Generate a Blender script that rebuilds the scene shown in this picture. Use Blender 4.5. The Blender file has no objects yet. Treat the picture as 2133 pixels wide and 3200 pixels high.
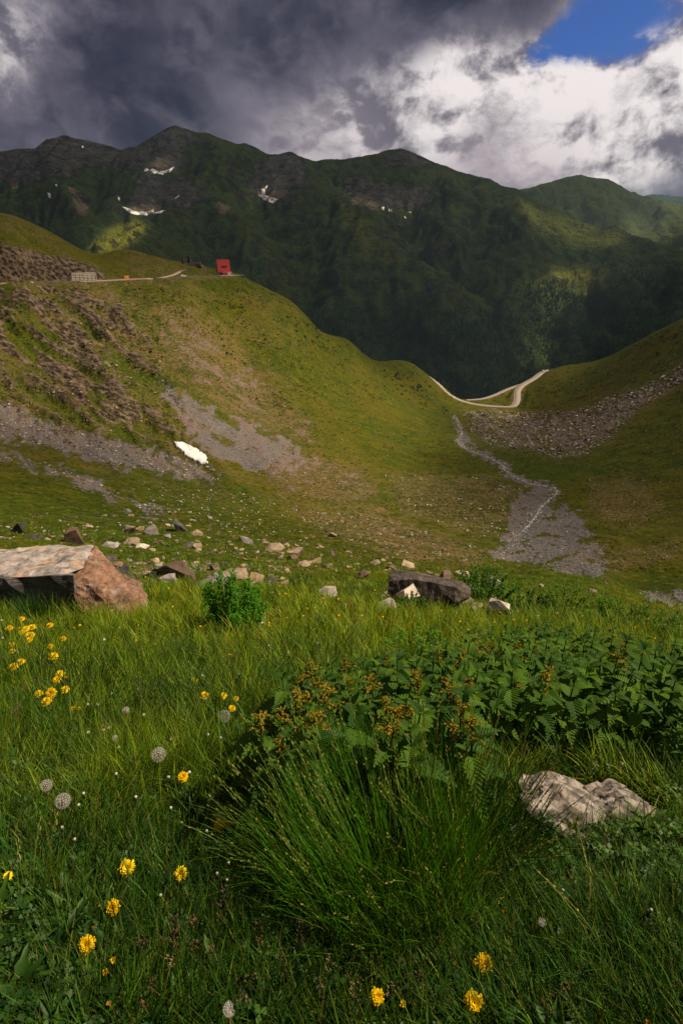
import bpy, bmesh, math, random
import numpy as np
from mathutils import Vector, Matrix, Euler
random.seed(7); rng = np.random.default_rng(11)
S = bpy.context.scene
COL = S.collection
R = math.radians

# ------------------------------------------------------------------ camera
# the eye is the world origin, +Y looks down the valley, Z is up
FPX = 1778.0; PITCH = R(24.2); CP, SP = math.cos(PITCH), math.sin(PITCH)
cam_d = bpy.data.cameras.new('camera'); cam = bpy.data.objects.new('camera', cam_d); COL.objects.link(cam)
cam_d.sensor_fit = 'VERTICAL'; cam_d.sensor_height = 36.0; cam_d.lens = 36.0 * FPX / 3200.0
cam_d.clip_start = 0.05; cam_d.clip_end = 60000
cam.location = (0, 0, 0); cam.rotation_euler = (R(90) - PITCH, 0, 0)
S.camera = cam

# ------------------------------------------------------------------ node helpers
class NG:
    def __init__(s, tree): s.t = tree; s.N = tree.nodes; s.L = tree.links
    def set(s, sock, v):
        if v is None: return
        if isinstance(v, bpy.types.NodeSocket): s.L.new(v, sock)
        else:
            try: sock.default_value = v
            except Exception:
                sock.default_value = (*v, 1.0)
    def n(s, typ, props=None, **ins):
        nd = s.N.new(typ)
        for k, v in (props or {}).items(): setattr(nd, k, v)
        for k, v in ins.items():
            k2 = k.replace('_', ' ')
            sock = nd.inputs[int(k[1:])] if (k[0] == 'i' and k[1:].isdigit()) else nd.inputs[k2]
            s.set(sock, v)
        return nd
    def m(s, op, a, b=None, c=None, clamp=False):
        nd = s.N.new('ShaderNodeMath'); nd.operation = op; nd.use_clamp = clamp
        s.set(nd.inputs[0], a); s.set(nd.inputs[1], b); s.set(nd.inputs[2], c)
        return nd.outputs[0]
    def vm(s, op, a, b=None, scale=None):
        nd = s.N.new('ShaderNodeVectorMath'); nd.operation = op
        s.set(nd.inputs[0], a); s.set(nd.inputs[1], b)
        if scale is not None: s.set(nd.inputs['Scale'], scale)
        return nd.outputs['Value'] if op in ('DOT_PRODUCT', 'LENGTH', 'DISTANCE') else nd.outputs[0]
    def mix(s, f, a, b, blend='MIX'):
        nd = s.N.new('ShaderNodeMix'); nd.data_type = 'RGBA'; nd.blend_type = blend; nd.clamp_factor = True
        s.set(nd.inputs[0], f)
        for sock, v in ((nd.inputs[6], a), (nd.inputs[7], b)):
            if isinstance(v, bpy.types.NodeSocket): s.L.new(v, sock)
            else: sock.default_value = (*v[:3], 1.0)
        return nd.outputs[2]
    def rng(s, v, a, b, c=0.0, d=1.0, smooth=True):
        nd = s.N.new('ShaderNodeMapRange'); nd.interpolation_type = 'SMOOTHSTEP' if smooth else 'LINEAR'
        for i, x in enumerate((v, a, b, c, d)): s.set(nd.inputs[i], x)
        return nd.outputs[0]
    def noise(s, vec, scale, detail=4, rough=0.55, dist=0.0, out=0):
        nd = s.N.new('ShaderNodeTexNoise')
        s.set(nd.inputs['Vector'], vec); s.set(nd.inputs['Scale'], scale); s.set(nd.inputs['Detail'], detail)
        s.set(nd.inputs['Roughness'], rough); s.set(nd.inputs['Distortion'], dist)
        return nd.outputs[out]
    def voro(s, vec, scale, feature='F1', out='Distance', rnd=1.0, detail=0, rough=0.5):
        nd = s.N.new('ShaderNodeTexVoronoi'); nd.feature = feature
        s.set(nd.inputs['Vector'], vec); s.set(nd.inputs['Scale'], scale); s.set(nd.inputs['Randomness'], rnd)
        if 'Detail' in nd.inputs: s.set(nd.inputs['Detail'], detail); s.set(nd.inputs['Roughness'], rough)
        return nd.outputs[out]

def newmat(name):
    m = bpy.data.materials.new(name); m.use_nodes = True; m.node_tree.nodes.clear()
    g = NG(m.node_tree); g.out = g.N.new('ShaderNodeOutputMaterial')
    return m, g

# ------------------------------------------------------------------ pixel <-> space helpers (photograph pixels 2133 x 3200)
def ray(u, v):
    xc = (np.asarray(u, float) - 1066.5) / FPX; yc = (1600.0 - np.asarray(v, float)) / FPX
    return xc, CP + yc * SP, -SP + yc * CP          # world x, y, z of the ray direction
def at(u, v, y):
    dx, dy, dz = ray(u, v); t = np.asarray(y, float) / dy
    return np.stack(np.broadcast_arrays(t * dx, t * dy, t * dz), -1)
def proj(P):
    x, y, z = P[..., 0], P[..., 1], P[..., 2]
    d = np.maximum(y * CP - z * SP, 1e-3); h = y * SP + z * CP
    return 1066.5 + FPX * x / d, 1600.0 - FPX * h / d
def pdir(u, v):
    d = np.array([float(q) for q in ray(u, v)]); return d / np.linalg.norm(d)

# ------------------------------------------------------------------ sun, world
SUN_EL = 50.0; SUN_AZ = 84.0                      # azimuth clockwise from +Y: the sun stands to the right and a little ahead
SUN = np.array([math.cos(R(SUN_EL)) * math.sin(R(SUN_AZ)), math.cos(R(SUN_EL)) * math.cos(R(SUN_AZ)), math.sin(R(SUN_EL))])
sd = bpy.data.lights.new('sun', 'SUN'); so = bpy.data.objects.new('sun', sd); COL.objects.link(so)
sd.energy = 5.0; sd.angle = R(0.53); sd.color = (1.0, 0.86, 0.62)
so.location = tuple(SUN * 800); so.rotation_euler = Vector(-SUN).to_track_quat('-Z', 'Y').to_euler()

W = bpy.data.worlds.new('World'); S.world = W; W.use_nodes = True; W.node_tree.nodes.clear()
def build_world():
    g = NG(W.node_tree)
    tc = g.n('ShaderNodeTexCoord').outputs['Generated']
    d = g.vm('NORMALIZE', tc)
    sky = g.N.new('ShaderNodeTexSky'); sky.sky_type = 'NISHITA'; sky.sun_disc = False
    sky.sun_elevation = R(SUN_EL); sky.sun_rotation = R(SUN_AZ); sky.altitude = 2000; sky.air_density = 1.0; sky.dust_density = 0.4
    blue = g.mix(1.0, sky.outputs[0], (0.026, 0.044, 0.085), 'MULTIPLY')
    p = g.vm('MULTIPLY', d, (1.0, 1.0, 1.35))
    wv = g.vm('SUBTRACT', g.noise(p, 5.5, 3, 0.55, out=1), (0.5, 0.5, 0.5))
    pw = g.vm('ADD', p, g.vm('SCALE', wv, scale=0.07))
    def dens(q):
        a = g.noise(q, 8.5, 8, 0.62)
        b = g.m('ABSOLUTE', g.m('SUBTRACT', g.noise(q, 17.0, 4, 0.5), 0.5))
        return g.m('ADD', a, g.m('MULTIPLY', b, -0.30))
    n0 = dens(pw)
    lofs = tuple(float(q) for q in np.array([0.013, -0.005, 0.026]))
    n1 = dens(g.vm('ADD', pw, lofs))
    relief = g.m('SUBTRACT', n0, n1)
    nf = g.noise(g.vm('ADD', g.vm('MULTIPLY', p, (1, 1, .8)), g.vm('SCALE', wv, scale=0.14)), 4.2, 6, 0.56)
    def blobs(lst):
        acc = None
        for (u, v, sx, amp) in lst:
            q = pdir(u, v); k = 1.0 / (R(sx) ** 2)
            dt = g.vm('DOT_PRODUCT', d, tuple(float(z) for z in q))
            e = g.m('MULTIPLY', g.m('EXPONENT', g.m('MULTIPLY', g.m('SUBTRACT', dt, 1.0), 2 * k)), amp)
            acc = e if acc is None else g.m('ADD', acc, e)
        return acc
    # where the bright heaped cloud stands, and where the dark sheet hangs before it
    br = blobs([(2050, 330, 6.5, 0.95), (1700, 290, 5.5, 0.95), (1430, 200, 4.0, 1.0), (1280, 390, 5.5, 0.62), (1120, 330, 4.5, 0.36), (900, 420, 5, 0.25), (1650, 500, 6.0, 0.5), (2100, 480, 6, 0.35),
                (60, 60, 3.0, 0.75), (0, 260, 2.2, 0.65), (1000, 480, 4.5, 0.30), (2133, 190, 4, 0.6),
                (560, 330, 7, -0.2), (330, 200, 8, -0.25), (1000, 60, 6, -0.5), (1400, -10, 4.5, -0.9), (1640, 40, 2.8, -0.6), (2110, 610, 3.4, -0.55), (1540, 440, 2.6, -0.42), (1950, 310, 2.0, -0.40)])
    bsum = g.m('ADD', br, g.m('ADD', g.m('MULTIPLY', g.m('SUBTRACT', nf, 0.5), 1.1), -0.10))
    fb = g.rng(bsum, -0.10, 0.85)
    lit = g.m('ADD', g.m('MULTIPLY', relief, 4.0), g.m('ADD', g.m('MULTIPLY', g.m('SUBTRACT', n0, 0.46), 1.5), 0.66))
    lit = g.m('ADD', lit, g.m('MULTIPLY', g.m('SUBTRACT', br, 0.85), 0.50))
    litf = g.rng(lit, 0.05, 1.30)
    cum = g.mix(litf, (0.150, 0.135, 0.175), (0.95, 0.87, 0.86))
    dk = g.m('ADD', g.m('MULTIPLY', nf, 0.75), g.m('MULTIPLY', relief, 0.55))
    dk = g.m('ADD', dk, g.m('MULTIPLY', br, 0.28))
    drk = g.mix(g.rng(dk, 0.16, 0.66), (0.028, 0.030, 0.056), (0.20, 0.18, 0.235))
    col = g.mix(fb, drk, cum)
    low = blobs([(1010, 520, 4.5, 0.45), (1500, 570, 3.4, 0.75), (1720, 560, 3, 0.5)])
    col = g.mix(g.m('MULTIPLY', low, 0.9), col, (0.55, 0.46, 0.50))
    # the torn hole of blue
    hole = blobs([(1740, 150, 2.2, 0.62), (1880, 90, 2.6, 0.5), (2060, 45, 3.0, 0.62), (1650, 175, 1.5, 0.35), (1820, 0, 2.2, 0.35), (1950, -30, 3.0, 0.4)])
    hsum = g.m('ADD', hole, g.m('ADD', g.m('MULTIPLY', g.m('SUBTRACT', n0, 0.43), -1.9), g.m('MULTIPLY', g.m('SUBTRACT', nf, 0.5), -0.8)))
    hm = g.m('MULTIPLY', g.rng(hsum, 0.36, 0.92), g.rng(hole, 0.12, 0.3))
    col = g.mix(hm, col, blue)
    bg = g.n('ShaderNodeBackground', Color=col, Strength=0.72)
    o = g.n('ShaderNodeOutputWorld', Surface=bg.outputs[0])
build_world()
W.cycles.sampling_method = 'NONE'
S.view_settings.view_transform = 'Standard'; S.view_settings.look = 'None'
S.view_settings.exposure = 0.47; S.view_settings.gamma = 1.0; S.view_settings.use_curve_mapping = False
S.cycles.max_bounces = 4; S.cycles.diffuse_bounces = 2; S.cycles.glossy_bounces = 1; S.cycles.transmission_bounces = 2
S.cycles.use_adaptive_sampling = True; S.cycles.adaptive_threshold = 0.008; S.cycles.adaptive_min_samples = 20
S.cycles.transparent_max_bounces = 6; S.cycles.volume_bounces = 0; S.cycles.use_denoising = True
S.cycles.caustics_reflective = False; S.cycles.caustics_refractive = False

# ------------------------------------------------------------------ numpy noise
def _h(ix, iy, seed):
    n = (ix.astype(np.int64) * 374761393 + iy.astype(np.int64) * 668265263 + seed * 1442695041) & 0xFFFFFFFF
    n = ((n ^ (n >> 13)) * 1274126177) & 0xFFFFFFFF
    return (n ^ (n >> 16)) & 0xFFFFFFFF
def pn(x, y, seed=0):
    x = np.asarray(x, float); y = np.asarray(y, float)
    ix = np.floor(x); iy = np.floor(y); fx = x - ix; fy = y - iy
    ix = ix.astype(np.int64); iy = iy.astype(np.int64)
    ux = fx * fx * fx * (fx * (fx * 6 - 15) + 10); uy = fy * fy * fy * (fy * (fy * 6 - 15) + 10)
    def gr(a, b, dx, dy):
        t = _h(a, b, seed) * (2 * math.pi / 4294967296.0)
        return np.cos(t) * dx + np.sin(t) * dy
    n00 = gr(ix, iy, fx, fy); n10 = gr(ix + 1, iy, fx - 1, fy); n01 = gr(ix, iy + 1, fx, fy - 1); n11 = gr(ix + 1, iy + 1, fx - 1, fy - 1)
    return (n00 * (1 - ux) + n10 * ux) * (1 - uy) + (n01 * (1 - ux) + n11 * ux) * uy * 1.0
def fbm(x, y, o=4, seed=0, g=0.5, l=2.03):
    a = 1.0; s = 0.0; t = 0.0
    for i in range(o):
        s = s + a * pn(x * l ** i, y * l ** i, seed + i * 17); t += a; a *= g
    return s / t * 1.5
def ridged(x, y, o=4, seed=0, g=0.5):
    a = 1.0; s = 0.0; t = 0.0
    for i in range(o):
        s = s + a * (1 - 2.2 * np.abs(pn(x * 2.07 ** i, y * 2.07 ** i, seed + i * 31))); t += a; a *= g
    return s / t
def sst(x, a, b):
    t = np.clip((x - a) / (b - a), 0, 1); return t * t * (3 - 2 * t)
def inpoly(u, v, poly):
    P = np.asarray(poly, float); r = np.zeros(u.shape, bool); j = len(P) - 1
    for i in range(len(P)):
        c = (P[i, 1] > v) != (P[j, 1] > v)
        with np.errstate(divide='ignore', invalid='ignore'):
            r ^= c & (u < (P[j, 0] - P[i, 0]) * (v - P[i, 1]) / (P[j, 1] - P[i, 1] + 1e-9) + P[i, 0])
        j = i
    return r
def softpoly(u, v, poly, feather=30, seed=0, k=7, ns=1.0):
    # ragged edged membership of a traced patch
    P = np.asarray(poly, float); lo = P.min(0) - 3 * feather; hi = P.max(0) + 3 * feather
    sel = (u > lo[0]) & (u < hi[0]) & (v > lo[1]) & (v < hi[1])
    r = np.zeros(u.shape)
    uu, vv = u[sel], v[sel]; acc = np.zeros(uu.shape)
    n1 = 2.2 * fbm(uu / 60 / ns, vv / 40 / ns, 4, seed + 1, .62); n2 = 1.5 * fbm(uu / 60 / ns, vv / 40 / ns, 4, seed + 9, .62)
    for i in range(k):
        a = 2 * math.pi * i / k
        acc += inpoly(uu + feather * (0.55 * math.cos(a) + n1), vv + feather * (0.55 * math.sin(a) + n2), P)
    r[sel] = acc / k
    return r
def seg_dist(X, Y, pts):
    # nearest distance to a polyline and its interpolated height
    best = np.full(X.shape, 1e9); hz = np.zeros(X.shape)
    for (a, b) in zip(pts[:-1], pts[1:]):
        dx, dy = b[0] - a[0], b[1] - a[1]; q = dx * dx + dy * dy + 1e-9
        t = np.clip(((X - a[0]) * dx + (Y - a[1]) * dy) / q, 0, 1)
        d = np.hypot(X - a[0] - t * dx, Y - a[1] - t * dy)
        w = d < best
        best = np.where(w, d, best); hz = np.where(w, a[2] + t * (b[2] - a[2]), hz)
    return best, hz
def smooth_line(pts, n=8):
    P = np.asarray(pts, float); out = []
    for i in range(len(P) - 1):
        p0 = P[max(i - 1, 0)]; p1 = P[i]; p2 = P[i + 1]; p3 = P[min(i + 2, len(P) - 1)]
        for k in range(n):
            t = k / n
            out.append(0.5 * (2 * p1 + (p2 - p0) * t + (2 * p0 - 5 * p1 + 4 * p2 - p3) * t * t + (3 * p1 - p0 - 3 * p2 + p3) * t ** 3))
    out.append(P[-1]); return np.array(out)

# ------------------------------------------------------------------ object helpers
def tag(o, label=None, cat=None, group=None, kind=None):
    if label: o['label'] = label
    if cat: o['category'] = cat
    if group: o['group'] = group
    if kind: o['kind'] = kind
    return o
def empty(name, loc=(0, 0, 0), rz=0.0):
    o = bpy.data.objects.new(name, None); COL.objects.link(o); o.location = tuple(float(q) for q in loc); o.rotation_euler = (0, 0, rz)
    o.empty_display_size = 0.05; return o
def mobj(name, me, parent=None, link=True):
    o = bpy.data.objects.new(name, me)
    if link: COL.objects.link(o)
    if parent is not None: o.parent = parent
    return o
def mesh_np(name, V, F, mat=None, smooth=False, cols=None):
    """V (n,3); F list of equal length index tuples (array) or ragged list"""
    me = bpy.data.meshes.new(name)
    V = np.asarray(V, np.float32)
    if isinstance(F, np.ndarray):
        k = F.shape[1]; nf = len(F)
        me.vertices.add(len(V)); me.vertices.foreach_set('co', V.ravel())
        me.loops.add(nf * k); me.loops.foreach_set('vertex_index', F.astype(np.int32).ravel())
        me.polygons.add(nf); me.polygons.foreach_set('loop_start', np.arange(0, nf * k, k, dtype=np.int32))
        me.polygons.foreach_set('loop_total', np.full(nf, k, np.int32))
        me.update(calc_edges=True)
    else:
        me.from_pydata([tuple(map(float, p)) for p in V], [], F); me.update()
    if smooth: me.polygons.foreach_set('use_smooth', np.ones(len(me.polygons), bool))
    for nm, c in (cols or {}).items():
        a = me.color_attributes.new(nm, 'FLOAT_COLOR', 'POINT')
        c = np.asarray(c, np.float32)
        if c.shape[1] == 3: c = np.concatenate([c, np.ones((len(c), 1), np.float32)], 1)
        a.data.foreach_set('color', c.ravel())
    if mat is not None:
        for m in (mat if isinstance(mat, (list, tuple)) else [mat]): me.materials.append(m)
    return me
def grid_faces(nr, nc):
    i = np.arange(nr - 1)[:, None] * nc + np.arange(nc - 1)[None, :]
    return np.stack([i, i + 1, i + nc + 1, i + nc], -1).reshape(-1, 4)
class MB:
    def __init__(s): s.v = []; s.f = []
    def box(s, c, d, rz=0.0):
        cx, cy, cz = c; hx, hy, hz = d[0] / 2, d[1] / 2, d[2] / 2; b = len(s.v); co, si = math.cos(rz), math.sin(rz)
        for dz in (-hz, hz):
            for (x, y) in ((-hx, -hy), (hx, -hy), (hx, hy), (-hx, hy)):
                s.v.append((cx + x * co - y * si, cy + x * si + y * co, cz + dz))
        for q in ((0, 3, 2, 1), (4, 5, 6, 7), (0, 1, 5, 4), (1, 2, 6, 5), (2, 3, 7, 6), (3, 0, 4, 7)): s.f.append(tuple(b + i for i in q))
        return s
    def poly(s, pts): b = len(s.v); s.v += [tuple(p) for p in pts]; s.f.append(tuple(range(b, b + len(pts)))); return s
    def prism(s, prof, axis_a, axis_b):
        """closed profile points at both ends: lists of 3D points"""
        b = len(s.v); n = len(axis_a); s.v += [tuple(p) for p in axis_a] + [tuple(p) for p in axis_b]
        s.f.append(tuple(range(b + n - 1, b - 1, -1))); s.f.append(tuple(range(b + n, b + 2 * n)))
        for i in range(n): j = (i + 1) % n; s.f.append((b + i, b + j, b + n + j, b + n + i))
        return s
    def tube(s, pts, rad, k=5, cap=True):
        pts = [Vector(p) for p in pts]; b = len(s.v); n = len(pts)
        for i, p in enumerate(pts):
            t = (pts[min(i + 1, n - 1)] - pts[max(i - 1, 0)]).normalized()
            a = t.cross(Vector((0.31, 0.95, 0.05))).normalized(); c = t.cross(a)
            r = rad[i] if isinstance(rad, (list, tuple)) else rad
            for q in range(k):
                w = 2 * math.pi * q / k; s.v.append(tuple(p + (a * math.cos(w) + c * math.sin(w)) * r))
        for i in range(n - 1):
            for q in range(k): s.f.append((b + i * k + q, b + i * k + (q + 1) % k, b + (i + 1) * k + (q + 1) % k, b + (i + 1) * k + q))
        if cap: s.f.append(tuple(b + (n - 1) * k + q for q in range(k))); s.f.append(tuple(b + q for q in range(k - 1, -1, -1)))
        return s
    def mesh(s, name, mat=None, smooth=False): return mesh_np(name, np.array(s.v).reshape(-1, 3), s.f, mat, smooth)
    def build(s, name, mat, parent=None, smooth=False): return mobj(name, s.mesh(name, mat, smooth), parent)

def scatter(name, P, rot, scl, protos, idx, label=None, cat=None, kind='stuff', parent=None):
    """stuff nobody could count: one object, prototypes instanced on points"""
    c = bpy.data.collections.new(name + '_kinds')
    for o in protos: c.objects.link(o)
    me = bpy.data.meshes.new(name); n = len(P)
    me.vertices.add(n); me.vertices.foreach_set('co', np.asarray(P, np.float32).ravel())
    a = me.attributes.new('rot', 'FLOAT_VECTOR', 'POINT'); a.data.foreach_set('vector', np.asarray(rot, np.float32).ravel())
    scl = np.asarray(scl, np.float32)
    if scl.ndim == 1: scl = np.repeat(scl[:, None], 3, 1)
    a = me.attributes.new('scl', 'FLOAT_VECTOR', 'POINT'); a.data.foreach_set('vector', scl.ravel())
    a = me.attributes.new('idx', 'INT', 'POINT'); a.data.foreach_set('value', np.asarray(idx, np.int32))
    o = mobj(name, me, parent)
    ng = bpy.data.node_groups.new(name + '_scatter', 'GeometryNodeTree')
    ng.interface.new_socket('Geometry', in_out='INPUT', socket_type='NodeSocketGeometry')
    ng.interface.new_socket('Geometry', in_out='OUTPUT', socket_type='NodeSocketGeometry')
    gi = ng.nodes.new('NodeGroupInput'); go = ng.nodes.new('NodeGroupOutput')
    ip = ng.nodes.new('GeometryNodeInstanceOnPoints'); ci = ng.nodes.new('GeometryNodeCollectionInfo')
    ci.inputs['Collection'].default_value = c; ci.inputs['Separate Children'].default_value = True; ci.inputs['Reset Children'].default_value = True
    ip.inputs['Pick Instance'].default_value = True
    def na(nm, t):
        q = ng.nodes.new('GeometryNodeInputNamedAttribute'); q.data_type = t; q.inputs['Name'].default_value = nm; return q.outputs['Attribute']
    e2r = ng.nodes.new('FunctionNodeEulerToRotation')
    L = ng.links
    L.new(gi.outputs[0], ip.inputs['Points']); L.new(ci.outputs[0], ip.inputs['Instance'])
    L.new(na('idx', 'INT'), ip.inputs['Instance Index']); L.new(na('rot', 'FLOAT_VECTOR'), e2r.inputs[0]); L.new(e2r.outputs[0], ip.inputs['Rotation'])
    L.new(na('scl', 'FLOAT_VECTOR'), ip.inputs['Scale']); L.new(ip.outputs[0], go.inputs[0])
    md = o.modifiers.new('scatter', 'NODES'); md.node_group = ng
    tag(o, label, cat, None, kind); return o
# ------------------------------------------------------------------ the valley ground: one sheet, from behind the camera to the deep valley
C0 = 3.0
CTRL = []          # world x, y, z
def cp(*rows):
    for (u, v, y) in rows: CTRL.append(at(u, v, y))
def cw(*rows):
    for r in rows: CTRL.append(np.array(r, float))
# the knoll the photographer stands on
for x in (-3.0, -1.0, 1.0, 3.0):
    cw((x, -2.6, -1.1), (x, -1.2, -1.32), (x, 0.0, -1.50), (x, 0.8, -1.62), (x * 1.1, 1.6, -1.95))
for x in (-1.0, -.5, 0., .5, 1.0):
    cw((x * 2.6, 2.6, -2.50 - .12 * (x > .3)), (x * 4.2, 4.2, -3.35 - .15 * (x > .3)), (x * 6, 6.2, -4.35 - .25 * (x > 0.3)), (x * 8, 8.4, -5.62 - .3 * (x > 0.3)))
cp((-300, 1845, 13), (0, 1838, 12), (300, 1835, 12), (500, 1838, 12), (700, 1850, 11.5), (900, 1868, 11.5), (1100, 1890, 11.5), (1300, 1905, 11.5), (1500, 1922, 11.5), (1700, 1940, 11.5), (1900, 1950, 11.5), (2133, 1955, 11.5), (2400, 1955, 11.5))
# column by column: pixel row and how far off it lies
for u, rows in {
    -500: [(1780, 24), (1690, 42), (1600, 75), (1450, 125), (1300, 195), (1150, 250), (1000, 300), (900, 330)],
    0: [(1775, 22), (1720, 34), (1650, 52), (1600, 70), (1500, 115), (1450, 142), (1350, 192), (1250, 252), (1100, 312), (1000, 346), (900, 374)],
    250: [(1790, 20), (1700, 40), (1650, 62), (1600, 88), (1500, 140), (1420, 185), (1350, 222), (1250, 275), (1100, 334), (1000, 370), (900, 400)],
    500: [(1800, 18), (1750, 29), (1700, 48), (1650, 75), (1600, 108), (1500, 170), (1450, 204), (1350, 254), (1250, 300), (1100, 362), (1000, 402), (900, 440)],
    750: [(1805, 18), (1770, 27), (1700, 60), (1650, 96), (1600, 132), (1500, 197), (1400, 258), (1300, 322), (1200, 385), (1100, 430), (1000, 468), (900, 508)],
    1000: [(1810, 19), (1780, 28), (1750, 45), (1700, 80), (1650, 120), (1600, 160), (1500, 226), (1400, 288), (1300, 362), (1200, 442), (1100, 524), (1040, 592)],
    1150: [(1400, 320), (1300, 425), (1200, 530), (1130, 620)],
    1300: [(1820, 21), (1790, 34), (1760, 62), (1700, 116), (1600, 186), (1500, 262), (1400, 362), (1300, 508), (1230, 620)],
    1450: [(1350, 452), (1310, 545)],
    1500: [(1840, 23), (1800, 40), (1768, 78), (1740, 112), (1700, 138), (1600, 190), (1500, 260), (1400, 366), (1350, 455), (1300, 570)],
    1700: [(1880, 20), (1830, 32), (1790, 52), (1772, 68), (1760, 128), (1700, 147), (1600, 190), (1500, 255), (1400, 360), (1350, 450), (1300, 560)],
    1900: [(1900, 20), (1850, 32), (1815, 50), (1790, 118), (1700, 144), (1600, 185), (1500, 245), (1400, 318), (1300, 418), (1200, 556)],
    2133: [(1925, 19), (1905, 30), (1850, 104), (1780, 120), (1700, 140), (1600, 174), (1500, 218), (1400, 273), (1300, 338), (1200, 416), (1100, 500)],
    2600: [(1930, 22), (1800, 95), (1600, 150), (1400, 220), (1200, 330), (1000, 430), (900, 500)],
}.items():
    cp(*[(u, v, y) for v, y in rows])
cw((60, 98, -63), (48, 92, -58), (36, 100, -62))
# the spur skyline, the road shelf, the valley lip
cp((760, 868, 522), (860, 920, 540), (952, 973, 562), (1088, 1054, 620), (1252, 1122, 700), (1320, 1166, 758), (1415, 1238, 705), (1470, 1264, 672), (1540, 1272, 655), (1620, 1266, 655), (1640, 1205, 722), (1700, 1168, 775), (1755, 1156, 800),
   (1850, 1139, 772), (1959, 1084, 702), (2133, 1003, 602), (2400, 880, 520))
cp((-500, 900, 352), (0, 886, 381), (150, 881, 400), (270, 879, 416), (500, 870, 450), (650, 863, 490), (720, 862, 512))
cp((1480, 1255, 700), (1560, 1240, 712))
# hill above the road and the mound
cp((-500, 740, 372), (-500, 560, 450), (0, 772, 398), (0, 677, 452), (68, 701, 452), (170, 749, 455), (238, 786, 458), (286, 806, 462), (370, 777, 535), (300, 800, 500), (440, 790, 535), (510, 812, 530), (600, 826, 535), (660, 838, 530))
# far side: falls into the deep valley
cp((-500, 760, 640), (0, 860, 700), (286, 1000, 700), (500, 980, 680), (760, 1120, 680), (952, 1250, 760), (1088, 1300, 820), (1252, 1330, 900), (1400, 1340, 900), (1500, 1330, 860), (1600, 1320, 880), (1755, 1300, 980), (1959, 1220, 930), (2133, 1120, 850), (2600, 1000, 800))
for u in (-500, 0, 500, 1000, 1500, 2133, 2600): cp((u, 1460, 1500))
CTRL = np.array(CTRL)
def tf(P): return np.stack([P[..., 0] / (P[..., 1] + C0) * 3.0, np.log(P[..., 1] + C0)], -1)
def phi(r2): return np.sqrt(r2 + 0.03)
_T = tf(CTRL); _S = CTRL[:, 2] / (CTRL[:, 1] + C0)
_n = len(_T)
_A = np.zeros((_n + 3, _n + 3))
_A[:_n, :_n] = phi(((_T[:, None] - _T[None]) ** 2).sum(-1)) - np.eye(_n) * 2e-3
_A[:_n, _n] = 1; _A[:_n, _n + 1:] = _T; _A[_n:, :_n] = _A[:_n, _n:].T
_w = np.linalg.solve(_A, np.concatenate([_S, np.zeros(3)]))
NC, NR = 640, 860
ga = np.linspace(-1.0, 1.0, NC); gr = np.linspace(math.log(0.35), math.log(1500 + C0), NR)
def eval_s(A, L):
    q = np.stack([A.ravel() * 3.0, L.ravel()], -1); out = np.empty(len(q))
    for i in range(0, len(q), 20000):
        b = q[i:i + 20000]
        d2 = (b[:, 0:1] - _T[None, :, 0]) ** 2 + (b[:, 1:2] - _T[None, :, 1]) ** 2
        out[i:i + 20000] = phi(d2) @ _w[:_n] + _w[_n] + b @ _w[_n + 1:]
    return out.reshape(A.shape)
# evaluate on a coarser lattice, then refine with a cubic-ish blur free bilinear pass
_ca = np.linspace(-1.0, 1.0, 161); _cr = np.linspace(gr[0], gr[-1], 216)
_cs = eval_s(*np.meshgrid(_ca, _cr))
def bil(F, ia, ir):
    ia = np.clip(ia, 0, F.shape[1] - 1.001); ir = np.clip(ir, 0, F.shape[0] - 1.001)
    i = ia.astype(int); j = ir.astype(int); fa = ia - i; fr = ir - j
    return (F[j, i] * (1 - fa) + F[j, i + 1] * fa) * (1 - fr) + (F[j + 1, i] * (1 - fa) + F[j + 1, i + 1] * fa) * fr
def cub(F, ia, ir):
    def w(t): return [(-t + 2 * t * t - t ** 3) / 2, (2 - 5 * t * t + 3 * t ** 3) / 2, (t + 4 * t * t - 3 * t ** 3) / 2, (t ** 3 - t * t) / 2]
    i = np.clip(np.floor(ia).astype(int), 0, F.shape[1] - 2); j = np.clip(np.floor(ir).astype(int), 0, F.shape[0] - 2)
    wa = w(ia - i); wr = w(ir - j); s = 0
    for a in range(4):
        for b in range(4):
            s = s + F[np.clip(j + b - 1, 0, F.shape[0] - 1), np.clip(i + a - 1, 0, F.shape[1] - 1)] * wa[a] * wr[b]
    return s
GA, GL = np.meshgrid(ga, gr)
gs = cub(_cs, (GA + 1) / 2 * 160, (GL - gr[0]) / (gr[-1] - gr[0]) * 215)
GY = np.exp(GL) - C0; GX = GA * (GY + C0); GZ = gs * (GY + C0)
GU, GV = proj(np.stack([GX, GY, GZ], -1))

# roads: pixel, pixel, distance
ROAD_SHELF = smooth_line([at(u, v, y) for u, v, y in [(-520, 898, 352), (-200, 892, 368), (0, 886, 381), (150, 881, 400), (270, 879, 416), (400, 873, 436), (500, 869, 452), (640, 862, 488), (740, 861, 520)]])
ROAD_UPPER = smooth_line([at(u, v, y) for u, v, y in [(395, 834, 500), (470, 831, 508), (560, 828, 516), (628, 821, 520)]])
ROAD_LINK = smooth_line([at(u, v, y) for u, v, y in [(490, 870, 452), (535, 860, 470), (565, 847, 490), (590, 842, 505), (640, 842, 516)]])
ROAD_VALLEY = smooth_line([at(u, v, y) for u, v, y in [(1296, 1150, 772), (1325, 1170, 758), (1365, 1200, 735), (1398, 1232, 712), (1440, 1253, 690), (1500, 1266, 668), (1570, 1271, 656), (1603, 1268, 656), (1614, 1250, 672), (1616, 1222, 700), (1632, 1203, 722), (1668, 1182, 752), (1690, 1166, 778), (1712, 1157, 792), (1757, 1152, 802), (1800, 1150, 830)]])
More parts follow.
